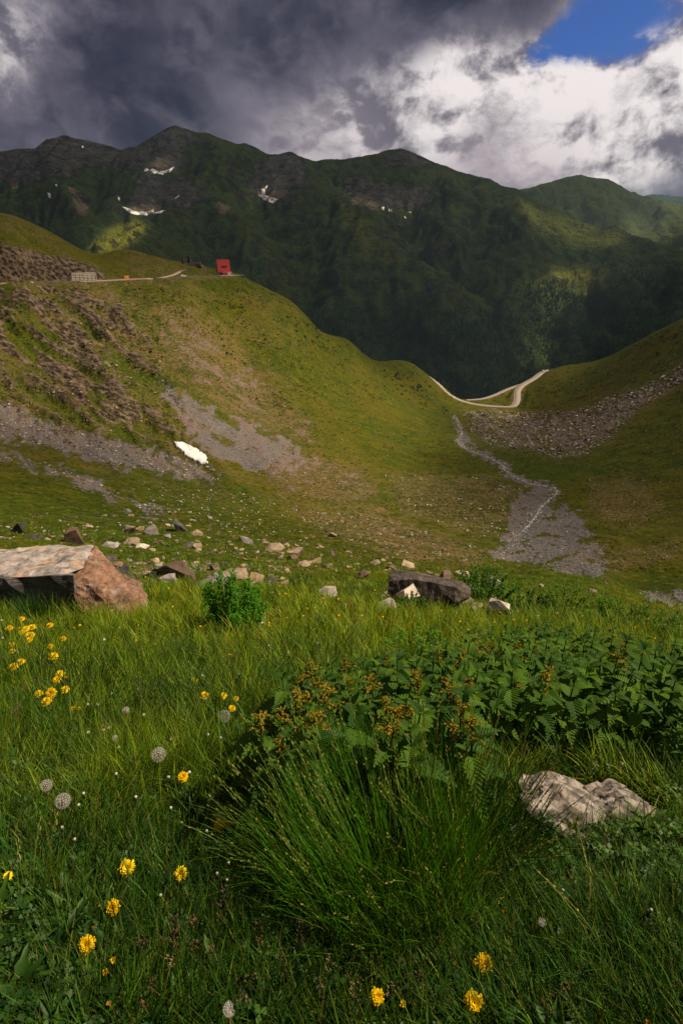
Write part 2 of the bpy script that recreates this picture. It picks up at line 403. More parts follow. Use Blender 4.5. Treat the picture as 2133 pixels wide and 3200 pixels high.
ROAD_LOWER = smooth_line([at(u, v, y) for u, v, y in [(1455, 1250, 722), (1505, 1246, 722), (1545, 1234, 732), (1590, 1214, 748), (1640, 1197, 762)]])
ROADS = [(ROAD_SHELF, 3.2, 7), (ROAD_UPPER, 2.6, 6), (ROAD_LINK, 2.2, 5), (ROAD_VALLEY, 3.6, 9), (ROAD_LOWER, 2.8, 8)]

# relief by kind of ground
ROCKWALL = [(-400, 900), (330, 890), (430, 1000), (520, 1150), (575, 1330), (540, 1400), (350, 1360), (150, 1310), (0, 1235), (-400, 1150)]
CLIFF = [(-500, 700), (0, 768), (60, 775), (150, 795), (235, 812), (300, 842), (350, 866), (270, 874), (150, 876), (0, 880), (-500, 888)]
def warped(): return None
m_wall = softpoly(GU, GV, ROCKWALL, 75, 3, 13, .8); m_cliff = softpoly(GU, GV, CLIFF, 10, 5)
far = sst(GY, 12, 60)
RG = GY + C0
# the fall line of the left wall runs down to the right
fx, fy = 0.80, -0.60
al = GX * fx + GY * fy; ac = -GX * fy + GY * fx
lft = sst(-GU, -1250, -500) * sst(GY, 100, 220)
def streak(w, l, seed, o=4, deg=36.0):
    c_, s_ = math.cos(R(deg)), math.sin(R(deg)); uu = np.clip(GU, -3000, 5000); vv = np.clip(GV, 0, 4000)
    wob = fbm(uu / 160, vv / 160, 2, seed + 7) * 26
    return ridged((-uu * s_ + vv * c_ + wob) / w, (uu * c_ + vv * s_) / l, o, seed) - 0.5
gul = streak(120, 620, 41, 3, 33); gul2 = streak(34, 210, 43, 4, 37)
dz = far * (fbm(GX / 60, GY / 60, 4, 1) * 2.2 + fbm(GX / 11, GY / 11, 4, 2) * 0.55 * sst(GY, 20, 90))
dz += lft * sst(GV, 880, 960) * (gul * 4.6 + gul2 * 0.9)
toproad = sst(GV, 900, 960)
rib = streak(64, 420, 53, 3, 36)
dz += m_wall * toproad * (rib * 6.5 + gul2 * 2.0 + streak(15, 50, 47, 3, 38) * 0.5 + gul * 2.0)
dz += m_cliff * (streak(24, 60, 45, 4, 66) * 3.0)
rgt = sst(GU, 1700, 2100) * sst(GY, 140, 260)
dz += rgt * (ridged((GX * .9 + GY * .45) / 60, (GX * -.45 + GY * .9) / 150, 3, 61) * 1.8)
near = 1 - sst(GY, 14, 40)
dz += near * (fbm(GX / 1.6, GY / 1.6, 3, 21) * 0.10 * sst(GY, -1, 3) + fbm(GX / .45, GY / .45, 2, 22) * 0.022)
mid = sst(GY, 10, 22) * (1 - sst(GY, 90, 160))
dz += mid * (fbm(GX / 5, GY / 5, 4, 25) * 0.5 + fbm(GX / 1.7, GY / 1.7, 3, 26) * 0.18)
GZ = GZ + dz
for pts, hw, bl in ROADS:
    sel = (GY > 300) & (GY < 900)
    d, hz = seg_dist(GX[sel], GY[sel], pts)
    w = 1 - sst(d, hw + 1.0, hw + bl); z = GZ[sel]
    GZ[sel] = z * (1 - w) + (hz - 0.35) * w
# level ground where the chalet stands
CHA = at(700, 861, 516); sel = (GY > 480) & (GY < 560)
d = np.hypot(GX[sel] - CHA[0], GY[sel] - CHA[1]); w = 1 - sst(d, 10, 22); GZ[sel] = GZ[sel] * (1 - w) + (CHA[2] - .1) * w
def ground(x, y):
    x = np.asarray(x, float); y = np.asarray(y, float)
    return bil(GZ, (x / (y + C0) + 1) / 2 * (NC - 1), (np.log(y + C0) - gr[0]) / (gr[-1] - gr[0]) * (NR - 1))
def hit(u, v, h=0.0, y0=0.35, y1=1200.0, n=900):
    """first point on the ray through a pixel that is h above the ground"""
    u = np.atleast_1d(np.asarray(u, float)); v = np.atleast_1d(np.asarray(v, float)); h = np.broadcast_to(h, u.shape)
    dx, dy, dz = ray(u, v); ys = np.geomspace(y0, y1, n)
    if len(u) <= 40:
        t = ys[:, None] / dy[None]; g = dz * t - ground(dx * t, np.broadcast_to(ys[:, None], t.shape)) - h; res = np.full(u.shape, np.nan)
        for k in range(len(u)):
            w = np.flatnonzero((g[1:, k] <= 0) & (g[:-1, k] > 0))
            if len(w): i = w[0]; res[k] = ys[i] + (ys[i + 1] - ys[i]) * g[i, k] / (g[i, k] - g[i + 1, k])
        t = res / dy; return np.stack([dx * t, dy * t, dz * t - h], -1)
    res = np.full(u.shape, np.nan); prev = None
    for i, y in enumerate(ys):
        t = y / dy; g = dz * t - ground(dx * t, np.full(u.shape, y)) - h
        if i:
            c = np.isnan(res) & (g <= 0)
            if c.any():
                f = np.where(prev > 0, prev / np.maximum(prev - g, 1e-9), 0)
                res[c] = (ys[i - 1] + (y - ys[i - 1]) * f)[c]
        prev = g
    t = res / dy
    return np.stack([dx * t, dy * t, dz * t - h], -1)

GU, GV = proj(np.stack([GX, GY, GZ], -1))
# ---- what covers the ground (stored on the sheet): stones, bare rock, dry turf, lush turf
SCREE = [[(488, 1170), (560, 1235), (690, 1290), (830, 1350), (930, 1405), (960, 1455), (860, 1480), (730, 1450), (650, 1420), (590, 1350), (530, 1270)],
         [(-300, 1190), (0, 1245), (120, 1310), (260, 1352), (400, 1392), (540, 1418), (650, 1455), (700, 1500), (600, 1500), (480, 1470), (360, 1460), (240, 1420), (120, 1390), (-300, 1330)],
         [(-300, 1385), (0, 1410), (150, 1448), (300, 1505), (420, 1562), (560, 1598), (480, 1606), (330, 1552), (200, 1490), (0, 1432), (-300, 1410)]]
BROWN = [[(900, 1400), (1020, 1440), (1130, 1470), (1190, 1540), (1060, 1590), (900, 1540), (800, 1490)],
         [(480, 930), (600, 990), (740, 1100), (860, 1230), (980, 1350), (930, 1390), (760, 1300), (620, 1200), (520, 1080)],
         [(1080, 1540), (1300, 1640), (1500, 1740), (1280, 1760), (1130, 1640)],
         [(230, 900), (330, 900), (520, 1120), (470, 1150)]]
RIVER = [[(1408, 1292), (1428, 1332), (1424, 1388), (1465, 1418), (1550, 1450), (1585, 1492), (1640, 1520), (1600, 1560), (1580, 1640), (1530, 1750), (1700, 1765), (1745, 1790), (1850, 1795), (1900, 1830), (1885, 1720), (1830, 1620), (1740, 1570), (1735, 1525), (1640, 1490), (1570, 1438), (1480, 1396), (1446, 1345), (1424, 1295)],
         [(1960, 1836), (2060, 1846), (2300, 1856), (2300, 1930), (2050, 1880)]]
FIELD = [[(1440, 1280), (1620, 1288), (1800, 1285), (1900, 1240), (2000, 1212), (2133, 1140), (2300, 1060), (2300, 1110), (2133, 1190), (2000, 1280), (1900, 1370), (1830, 1422), (1740, 1432), (1640, 1405), (1540, 1400), (1470, 1350)],
         [(1840, 1500), (2010, 1490), (2080, 1600), (1960, 1660), (1840, 1600)], [(1800, 1740), (2133, 1690), (2133, 1740), (1900, 1790)],
         [(900, 1590), (1130, 1600), (1530, 1720), (1500, 1770), (1250, 1740), (1000, 1660)], [(1200, 1480), (1560, 1490), (1640, 1540), (1540, 1690), (1250, 1600)]]
LUSH = [[(1500, 1370), (1660, 1420), (1800, 1430), (1810, 1500), (1650, 1515), (1560, 1455)], [(620, 1120), (520, 1000), (420, 920), (360, 930), (470, 1080), (590, 1200)],
        [(600, 1470), (760, 1520), (900, 1600), (700, 1640), (500, 1560), (400, 1500)], [(-300, 1520), (300, 1570), (560, 1640), (900, 1740), (700, 1780), (300, 1720), (-300, 1640)],
        [(1480, 1770), (1700, 1770), (1850, 1800), (1900, 1880), (1500, 1850)]]
def msum(polys, f, s, ns=1.0):
    m = np.zeros(GU.shape)
    for i, p in enumerate(polys): m = np.maximum(m, softpoly(GU, GV, p, f, s + i * 13, 9, ns))
    return m
fars = sst(GY, 10, 16)
riv = msum(RIVER, 20, 200, .45)
riv = riv * (1 - 0.85 * sst(fbm(GU / 55, GV / 24, 4, 207, .6), .08, .34))
c_scree = np.maximum(msum(SCREE, 34, 100, .6) * 1.0, riv) * fars
c_scree = np.maximum(c_scree, msum(FIELD[:1], 40, 400, .5) * 0.52 * fars)
c_scree = np.maximum(c_scree, msum(BROWN[:2], 40, 300, .6) * 0.42 * fars)
c_brown = np.maximum(msum(BROWN, 44, 300, .6), msum(FIELD, 30, 400) * 0.55) * fars
slope_b = sst(gul2, 0.35, 0.75)
band = 0.6 * rib + 0.5 * streak(30, 150, 143, 4, 36)
c_rock = np.clip(np.maximum(m_cliff * 1.0, m_wall * (0.0 + 0.80 * sst(band + 0.35 * gul2, 0.0, 0.32))), 0, 1) * fars
c_lush = np.clip(np.maximum(msum(LUSH, 40, 500) * .8, m_wall * sst(band, .04, -.16)), 0, 1)
str2 = streak(40, 260, 171, 4, 34)
c_scree = np.clip(c_scree * (0.55 + 0.62 * sst(str2 + .5 * fbm(GU / 40, GV / 24, 4, 191, .65), -.25, .25)) - 0.30 * sst(str2, .0, -.3) * sst(GY, 150, 200) * (GU < 1250), 0, 1)
c_brown = np.clip(c_brown + lft * (GU < 1300) * 0.55 * sst(streak(70, 420, 181, 4, 34), 0.0, 0.32), 0, 1)
pebb = msum(FIELD, 30, 400) * fars
for pts, hw, bl in ROADS:
    sel = (GY > 300) & (GY < 900); d, _ = seg_dist(GX[sel], GY[sel], pts)
    c_rock[sel] *= sst(d, hw - 1, hw + 3); 
    c_brown[sel] = np.maximum(c_brown[sel], 0.7 * (1 - sst(d, hw, hw + 6)))
# vegetation-floor soil under the near meadow
c_soil = 1 - sst(GY, 7, 13)

def ground_material():
    m, g = newmat('alpine_ground')
    P = g.n('ShaderNodeNewGeometry').outputs['Position']
    a1 = g.n('ShaderNodeAttribute', {'attribute_name': 'cover'}); a2 = g.n('ShaderNodeAttribute', {'attribute_name': 'cover_b'})
    s1 = g.n('ShaderNodeSeparateColor', Color=a1.outputs['Color']); s2 = g.n('ShaderNodeSeparateColor', Color=a2.outputs['Color'])
    scree, rock, brown, lush, pebb, soil = s1.outputs[0], s1.outputs[1], s1.outputs[2], s2.outputs[0], s2.outputs[1], s2.outputs[2]
    nL = g.noise(P, 0.013, 5, 0.6); nM = g.noise(P, 0.11, 6, 0.62); nS = g.noise(P, 0.70, 6, 0.72); nF = g.noise(P, 6.0, 4, 0.6)
    st = g.vm('MULTIPLY', g.n('ShaderNodeVectorRotate', {'rotation_type': 'Z_AXIS'}, Vector=P, Angle=R(37)).outputs[0], (0.035, 0.22, 0.1))
    nStr = g.noise(st, 1.0, 5, 0.6)
    turf = g.mix(g.rng(nM, 0.36, 0.68), (0.034, 0.050, 0.002), (0.092, 0.090, 0.004))
    turf = g.mix(g.rng(nStr, 0.40, 0.62), turf, g.mix(0.7, turf, (0.046, 0.062, 0.007)))
    turf = g.mix(g.rng(nL, 0.44, 0.60), turf, g.mix(0.45, turf, (0.105, 0.080, 0.007)))
    green = g.mix(g.rng(nS, 0.35, 0.7), (0.026, 0.052, 0.004), (0.065, 0.088, 0.006))
    f_l = g.m('MULTIPLY', lush, g.rng(nM, 0.30, 0.55))
    turf = g.mix(f_l, turf, green)
    turf = g.mix(g.rng(nS, 0.53, 0.68, 0, 0.85), turf, g.mix(0.7, turf, (0.20, 0.155, 0.035)))
    turf = g.mix(g.rng(nS, 0.48, 0.34, 0, 0.9), turf, g.mix(0.85, turf, (0.012, 0.018, 0.002)))
    dry = g.mix(g.rng(nS, 0.3, 0.7), (0.090, 0.054, 0.022), (0.20, 0.128, 0.066))
    c = g.mix(g.m('MULTIPLY', brown, g.rng(g.m('ADD', nS, g.m('MULTIPLY', nM, 0.5)), 0.60, 0.90), clamp=True), turf, dry)
    # loose stones
    vc = g.n('ShaderNodeTexVoronoi', {'feature': 'F1'}, Vector=P, Scale=1.25); vd = vc.outputs['Distance']; vcol = g.n('ShaderNodeSeparateColor', Color=vc.outputs['Color']).outputs[0]
    vc2 = g.n('ShaderNodeTexVoronoi', {'feature': 'F1'}, Vector=P, Scale=4.0); vd2 = vc2.outputs['Distance']; vcol2 = g.n('ShaderNodeSeparateColor', Color=vc2.outputs['Color']).outputs[0]
    stone = g.mix(vcol, (0.055, 0.049, 0.051), (0.22, 0.20, 0.20))
    stone = g.mix(0.45, stone, g.mix(vcol2, (0.05, 0.045, 0.047), (0.27, 0.245, 0.24)))
    stone = g.mix(g.rng(nM, 0.45, 0.65, 0, 0.6), stone, g.mix(0.5, stone, (0.20, 0.125, 0.08)))
    stone = g.mix(g.m('MULTIPLY', brown, 0.75), stone, g.mix(0.65, stone, (0.24, 0.145, 0.09)))
    f_s = g.rng(g.m('ADD', scree, g.m('MULTIPLY', g.m('SUBTRACT', g.m('ADD', g.m('MULTIPLY', nS, 0.5), g.m('MULTIPLY', nM, 0.5)), 0.5), 2.2)), 0.34, 0.66)
    c = g.mix(f_s, c, stone)
    # scattered pale pebbles in the turf
    f_p = g.m('MULTIPLY', g.rng(vd2, 0.30, 0.20), g.m('MULTIPLY', g.rng(vcol2, 0.62, 0.66), g.m('MULTIPLY', pebb, g.rng(nM, 0.35, 0.55))))
    c = g.mix(f_p, c, (0.36, 0.27, 0.19))
    # bedrock
    sv = g.vm('MULTIPLY', g.n('ShaderNodeVectorRotate', {'rotation_type': 'Z_AXIS'}, Vector=P, Angle=R(37)).outputs[0], (0.16, 0.42, 0.42))
    nR = g.m('ADD', g.m('MULTIPLY', g.noise(sv, 1.0, 6, 0.68), 0.7), g.m('MULTIPLY', g.voro(sv, 1.1), 0.42))
    rockc = g.mix(g.rng(nR, 0.40, 0.78), (0.016, 0.013, 0.011), (0.215, 0.150, 0.100))
    rockc = g.mix(g.rng(nS, 0.5, 0.72, 0, 0.8), rockc, (0.085, 0.062, 0.048))
    f_r = g.rng(g.m('ADD', rock, g.m('MULTIPLY', g.m('SUBTRACT', nR, 0.56), 1.1)), 0.30, 0.62)
    c = g.mix(f_r, c, rockc)
    soilc = g.mix(nF, (0.018, 0.022, 0.006), (0.045, 0.050, 0.012))
    c = g.mix(soil, c, soilc)
    stony = g.m('MAXIMUM', f_s, f_r)
    h = g.m('ADD', g.m('MULTIPLY', nS, 0.7), g.m('ADD', g.m('MULTIPLY', nM, 1.6), g.m('MULTIPLY', nF, 0.10)))
    h = g.m('ADD', h, g.m('MULTIPLY', stony, g.m('ADD', g.m('MULTIPLY', vd, -0.7), g.m('ADD', g.m('MULTIPLY', vd2, -0.35), g.m('MULTIPLY', nR, 1.4)))))
    bp = g.n('ShaderNodeBump', Height=h, Distance=0.9, Strength=0.75)
    b = g.n('ShaderNodeBsdfPrincipled', Base_Color=c, Roughness=0.92, Normal=bp.outputs[0])
    b.inputs['Specular IOR Level'].default_value = 0.04
    g.L.new(b.outputs[0], g.out.inputs[0]); return m
def rgb3(a, b, c): return np.stack([a.ravel(), b.ravel(), c.ravel()], -1)
gm = ground_material()
V = np.stack([GX, GY, GZ], -1).reshape(-1, 3)
ground_o = mobj('ground', mesh_np('ground', V, grid_faces(NR, NC), gm, True, {'cover': rgb3(c_scree, c_rock, c_brown), 'cover_b': rgb3(c_lush, pebb, c_soil)}))
tag(ground_o, 'grassy alpine bowl with scree fans and rocky left wall', 'ground', kind='structure')

# ------------------------------------------------------------------ the far ranges
def ridge_field(X, Y, lines, s=9.0):
    acc = None; mx = np.full(X.shape, -1e9); H = []
    for pts, k in lines:
        P = [at(*p) for p in pts] if len(pts[0]) == 3 and not isinstance(pts[0], np.ndarray) else pts
        d, hz = seg_dist(X, Y, P)
        h = hz - k * (np.sqrt(d * d + 900) - 30); H.append(h); mx = np.maximum(mx, h)
    return mx + s * np.log(sum(np.exp((h - mx) / s) for h in H)) - s * 0.3
CREST = [(-900, 520, 3900), (-400, 455, 3700), (0, 473, 3600), (68, 463, 3580), (119, 463, 3560), (150, 433, 3550), (204, 426, 3550), (252, 433, 3540), (326, 450, 3520), (391, 470, 3500), (408, 461, 3490), (449, 458, 3480), (456, 439, 3475), (490, 419, 3470), (524, 399, 3460), (551, 390, 3450), (578, 399, 3445), (612, 412, 3440), (646, 417, 3430), (707, 436, 3420), (748, 450, 3410), (765, 445, 3405), (792, 455, 3400), (836, 480, 3390), (863, 482, 3380), (904, 477, 3370), (945, 490, 3360), (986, 502, 3340), (1013, 496, 3330), (1066, 497, 3320), (1182, 478, 3280), (1209, 467, 3270), (1250, 462, 3260), (1277, 469, 3240), (1318, 487, 3220), (1386, 519, 3160), (1447, 538, 3100), (1529, 557, 3020), (1563, 576, 2980), (1603, 589, 2930), (1658, 623, 2850), (1719, 647, 2760), (1753, 674, 2710), (1814, 691, 2640), (1869, 712, 2580), (1913, 707, 2540), (1950, 729, 2500), (2018, 742, 2440), (2066, 763, 2390), (2133, 783, 2330), (2400, 860, 2150), (2800, 960, 2000)]
SPURS = [([(-400, 455, 3700), (-420, 620, 3200), (-500, 800, 2700)], .75),
         ([(204, 426, 3550), (180, 520, 3200), (230, 640, 2900), (300, 760, 2500)], .70),
         ([(408, 461, 3490), (400, 560, 3180), (360, 660, 2900)], .85),
         ([(646, 417, 3430), (668, 520, 3100), (640, 620, 2820), (560, 690, 2560), (440, 745, 2330), (330, 800, 2150)], .70),
         ([(640, 620, 2820), (760, 730, 2520), (800, 860, 2280), (820, 980, 2080)], .68),
         ([(904, 477, 3370), (960, 560, 3040), (1066, 630, 2800), (1120, 700, 2600), (1168, 780, 2420), (1270, 826, 2280), (1390, 912, 2120), (1430, 1060, 1940)], .66),
         ([(1168, 780, 2420), (1080, 860, 2240), (1030, 980, 2060)], .74),
         ([(1386, 519, 3160), (1420, 620, 2860), (1400, 740, 2640)], .80),
         ([(1603, 589, 2930), (1632, 640, 2760), (1640, 710, 2580), (1625, 800, 2400), (1590, 920, 2220), (1560, 1060, 2020)], .68),
         ([(1719, 647, 2760), (1745, 740, 2560), (1790, 860, 2330), (1790, 1000, 2120)], .72),
         ([(1913, 707, 2540), (1900, 790, 2370), (1950, 900, 2180), (1960, 1010, 2030)], .70),
         ([(2066, 763, 2390), (2110, 860, 2210), (2150, 980, 2040)], .72),
         ([(2400, 860, 2150), (2380, 960, 2030)], .75)]
def range_sheet(name, x0, x1, y0, y1, nx, ny, lines, floor, kind_seed, amp):
    X, Y = np.meshgrid(np.linspace(x0, x1, nx), np.linspace(y0, y1, ny))
    wx = fbm(X / 420, Y / 420, 3, kind_seed) * 70; wy = fbm(X / 420, Y / 420, 3, kind_seed + 5) * 70
    Z0 = ridge_field(X, Y, lines)
    Zw = ridge_field(X + wx, Y + wy, lines)
    crest_d, crest_z = seg_dist(X, Y, [at(*p) for p in lines[0][0]])
    wc = sst(crest_d, 20, 220)
    Z = Z0 * (1 - wc) + Zw * wc
    er = ridged(X / 260 + wx / 200, Y / 330, 5, kind_seed + 9, 0.52)
    er2 = ridged(X / 70 + wx / 90, Y / 95, 4, kind_seed + 19, 0.55)
    Z = Z + amp * ((er - 0.25) * 58 * sst(crest_d, 10, 260) + (er2 - 0.2) * 20 * sst(crest_d, 0, 160) + fbm(X / 28, Y / 28, 3, kind_seed + 3) * 4.5)
    gl = ridged(X / 52 + wx / 50, Y / 240 + wy / 90, 4, kind_seed + 41, .55)
    Z = Z + amp * (gl - .5) * 26 * sst(crest_d, 5, 200)
    Z = np.maximum(Z, floor + fbm(X / 200, Y / 200, 3, 8) * 12)
    return X, Y, Z, er, er2 * .5 + gl * .5, crest_d
MX, MY, MZ, m_er, m_er2, m_cd = range_sheet('main', -3400, 2900, 1480, 4300, 600, 360, [(CREST, .78)] + SPURS, -530, 300, 1.0)
MU, MV = proj(np.stack([MX, MY, MZ], -1))
gx = np.gradient(MZ, axis=1) / (MX[0, 1] - MX[0, 0]); gy = np.gradient(MZ, axis=0) / (MY[1, 0] - MY[0, 0])
m_sl = np.hypot(gx, gy)
MROCK = [[(-200, 440), (150, 425), (260, 430), (400, 465), (460, 440), (551, 385), (660, 430), (560, 480), (560, 540), (460, 530), (300, 520), (100, 560), (-200, 560)], [(860, 470), (950, 480), (960, 580), (880, 620), (780, 600), (800, 540)], [(1080, 560), (1360, 590), (1340, 640), (1180, 650), (1080, 620)], [(430, 560), (600, 560), (640, 640), (420, 650)], [(1180, 470), (1330, 480), (1400, 520), (1220, 510)]]
MSCREE = [[(785, 585), (905, 590), (870, 640), (820, 640)], [(1080, 615), (1180, 620), (1200, 655), (1110, 650)], [(665, 650), (700, 625), (725, 645), (700, 675)], [(205, 590), (240, 580), (270, 640), (270, 700), (235, 650)], [(480, 480), (530, 490), (520, 530), (480, 525)], [(380, 640), (480, 640), (520, 660), (420, 675)], [(0, 555), (60, 570), (70, 600), (20, 585)]]
def msum2(polys, f, s):
    m = np.zeros(MU.shape)
    for i, p in enumerate(polys): m = np.maximum(m, softpoly(MU, MV, p, f, s + i * 13))
    return m
k_rock = np.clip(msum2(MROCK, 26, 700) * (0.45 + 0.75 * sst(m_er2, 0.1, 0.6)) + 0.55 * sst(m_sl, 0.95, 1.35), 0, 1)
k_scree = .8 * msum2(MSCREE, 16, 800)
WOOD = [(700, 1150), (830, 1060), (980, 985), (1100, 960), (1180, 980), (1290, 930), (1380, 960), (1490, 1000), (1580, 930), (1660, 890), (1740, 870), (1800, 900), (1880, 930), (1960, 870), (2060, 850), (2200, 830), (2600, 850), (2600, 1500), (700, 1500)]
k_wood = softpoly(MU, MV, WOOD, 34, 900)
k_wood = np.where(MV > 1280, 1.0, k_wood)
clear = softpoly(MU, MV, [(1560, 900), (1640, 860), (1640, 980), (1710, 1100), (1720, 1170), (1690, 1170), (1640, 1080), (1590, 1000)], 14, 960)
clear = np.maximum(clear, 0.8 * softpoly(MU, MV, [(1820, 880), (1860, 900), (1840, 1010), (1810, 1000)], 14, 961))
k_wood = k_wood * (1 - 0.8 * clear)
k_sunmead = np.maximum(softpoly(MU, MV, [(1680, 880), (1760, 830), (1880, 850), (1850, 930), (1790, 960), (1770, 1120), (1700, 1120), (1690, 1000)], 22, 971, 7, .5), softpoly(MU, MV, [(280, 800), (300, 745), (370, 705), (430, 685), (455, 720), (410, 765), (330, 815)], 16, 972))  # sunlight painted in: brighter yellow-green meadow colour on the sunlit patches
k_sunmead = np.maximum(k_sunmead, .35 * softpoly(MU, MV, [(1600, 620), (1720, 655), (1900, 715), (1960, 745), (1880, 790), (1680, 730)], 20, 973))
k_sunmead = np.maximum(k_sunmead, .35 * softpoly(MU, MV, [(1050, 620), (1130, 680), (1200, 780), (1300, 830), (1180, 810), (1080, 720)], 16, 974))
def range_material():
    m, g = newmat('mountain_turf')
    P = g.n('ShaderNodeNewGeometry').outputs['Position']
    a1 = g.n('ShaderNodeAttribute', {'attribute_name': 'cover'}); s1 = g.n('ShaderNodeSeparateColor', Color=a1.outputs['Color'])
    rock, scree, wood = s1.outputs[0], s1.outputs[1], s1.outputs[2]
    nL = g.noise(P, 0.0028, 5, 0.62); nM = g.noise(P, 0.016, 6, 0.65); nS = g.noise(P, 0.09, 5, 0.68)
    c = g.mix(g.rng(nM, 0.36, 0.66), (0.008, 0.028, 0.010), (0.026, 0.054, 0.012))
    c = g.mix(g.rng(nL, 0.44, 0.62), c, g.mix(0.3, c, (0.070, 0.070, 0.018)))
    c = g.mix(g.rng(nS, 0.50, 0.70, 0, 0.75), c, (0.014, 0.026, 0.008))
    cb = g.n('ShaderNodeSeparateColor', Color=g.n('ShaderNodeAttribute', {'attribute_name': 'cover_b'}).outputs['Color']); sunmead = cb.outputs[0]
    c = g.mix(g.m('MULTIPLY', cb.outputs[1], 0.85), g.mix(0.55, c, (0.005, 0.015, 0.007)), g.mix(0.5, c, (0.070, 0.090, 0.018)))  # relief shade put into the colour: gullies darker, ribs paler
    c = g.mix(sunmead, c, g.mix(g.rng(nS, .3, .7), (0.075, 0.095, 0.012), (0.20, 0.19, 0.022)))  # meadow colour brightened where the sun patches fall
    sv = g.vm('MULTIPLY', P, (0.020, 0.020, 0.040)); nR = g.noise(sv, 1.0, 6, 0.7, 0.8)
    rk = g.mix(g.rng(nR, 0.32, 0.70), (0.030, 0.029, 0.030), (0.130, 0.118, 0.110))
    f_r = g.rng(g.m('ADD', rock, g.m('MULTIPLY', g.m('SUBTRACT', g.m('ADD', g.m('MULTIPLY', nM, 0.5), g.m('MULTIPLY', nS, 0.5)), 0.5), 2.2)), 0.42, 0.72)
    c = g.mix(f_r, c, rk)
    f_s = g.rng(g.m('ADD', scree, g.m('MULTIPLY', g.m('SUBTRACT', nS, 0.5), 1.2)), 0.40, 0.62)
    c = g.mix(f_s, c, g.mix(nS, (0.085, 0.066, 0.052), (0.21, 0.155, 0.12)))
    c = g.mix(g.m('MULTIPLY', wood, 0.85), c, g.mix(nS, (0.012, 0.024, 0.010), (0.030, 0.046, 0.016)))
    h = g.m('ADD', g.m('MULTIPLY', nM, 30.0), g.m('ADD', g.m('MULTIPLY', nS, 9.0), g.m('MULTIPLY', g.m('MULTIPLY', f_r, nR), 26.0)))
    bp = g.n('ShaderNodeBump', Height=h, Distance=1.4, Strength=1.0)
    b = g.n('ShaderNodeBsdfPrincipled', Base_Color=c, Roughness=0.95, Normal=bp.outputs[0]); b.inputs['Specular IOR Level'].default_value = 0.1
    g.L.new(b.outputs[0], g.out.inputs[0]); return m
rm = range_material()
mtn = mobj('mountain_range', mesh_np('mountain_range', np.stack([MX, MY, MZ], -1).reshape(-1, 3), grid_faces(*MX.shape), rm, True, {'cover': rgb3(k_rock, k_scree, k_wood), 'cover_b': rgb3(k_sunmead, sst(m_er2, .34, .70), k_sunmead)}))
tag(mtn, 'dark green mountain range with rocky peaks across the valley', 'mountain', kind='structure')
FC = [(1350, 680, 6400), (1500, 640, 6300), (1603, 593, 6200), (1658, 586, 6100), (1699, 574, 6050), (1767, 552, 6000), (1814, 544, 6000), (1848, 555, 5950), (1896, 557, 5900), (1930, 576, 5800), (1964, 597, 5700), (2032, 618, 5600), (2133, 640, 5500), (2500, 720, 5200), (2900, 800, 5000)]
FS = [([(1699, 574, 6050), (1740, 640, 5600), (1790, 700, 5200)], .55), ([(1848, 555, 5950), (1880, 640, 5400), (1960, 740, 4900), (2050, 800, 4500)], .55), ([(2032, 618, 5600), (2090, 690, 5100), (2180, 760, 4700)], .55)]
X, Y, Z, e1, e2, cd = range_sheet('far', 700, 7000, 4000, 7600, 260, 160, [(FC, .6)] + FS, -560, 500, 1.5)
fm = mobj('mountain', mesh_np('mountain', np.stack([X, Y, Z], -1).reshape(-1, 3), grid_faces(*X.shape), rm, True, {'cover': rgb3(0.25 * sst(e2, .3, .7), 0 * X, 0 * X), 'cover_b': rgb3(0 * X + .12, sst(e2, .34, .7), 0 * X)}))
tag(fm, 'hazy far mountain with bare rounded summit on the right', 'mountain', kind='structure')
F2 = [(1900, 640, 9800), (2032, 606, 9600), (2133, 614, 9400), (2300, 625, 9000), (2800, 700, 8800)]
X, Y, Z, e1, e2, cd = range_sheet('far2', 3200, 11500, 7700, 11000, 120, 80, [(F2, .5)], -560, 600, 2.0)
fm2 = mobj('mountain', mesh_np('mountain', np.stack([X, Y, Z], -1).reshape(-1, 3), grid_faces(*X.shape), rm, True, {'cover': rgb3(0 * X, 0 * X, 0 * X)}))
tag(fm2, 'faint blue farthest ridge at the right edge', 'mountain', kind='structure')
# the lowland all this stands on
a = np.linspace(0, 2 * math.pi, 65)[:-1]
low = mobj('terrain', mesh_np('terrain', np.concatenate([[[0, 0, -640]], np.stack([30000 * np.cos(a), 30000 * np.sin(a), np.full(64, -640.)], -1)]), np.stack([np.zeros(64, int), np.arange(64) + 1, (np.arange(64) + 1) % 64 + 1], -1), rm, False, {'cover': np.zeros((65, 3))}))
tag(low, 'low ground far below the mountains', 'ground', kind='structure')
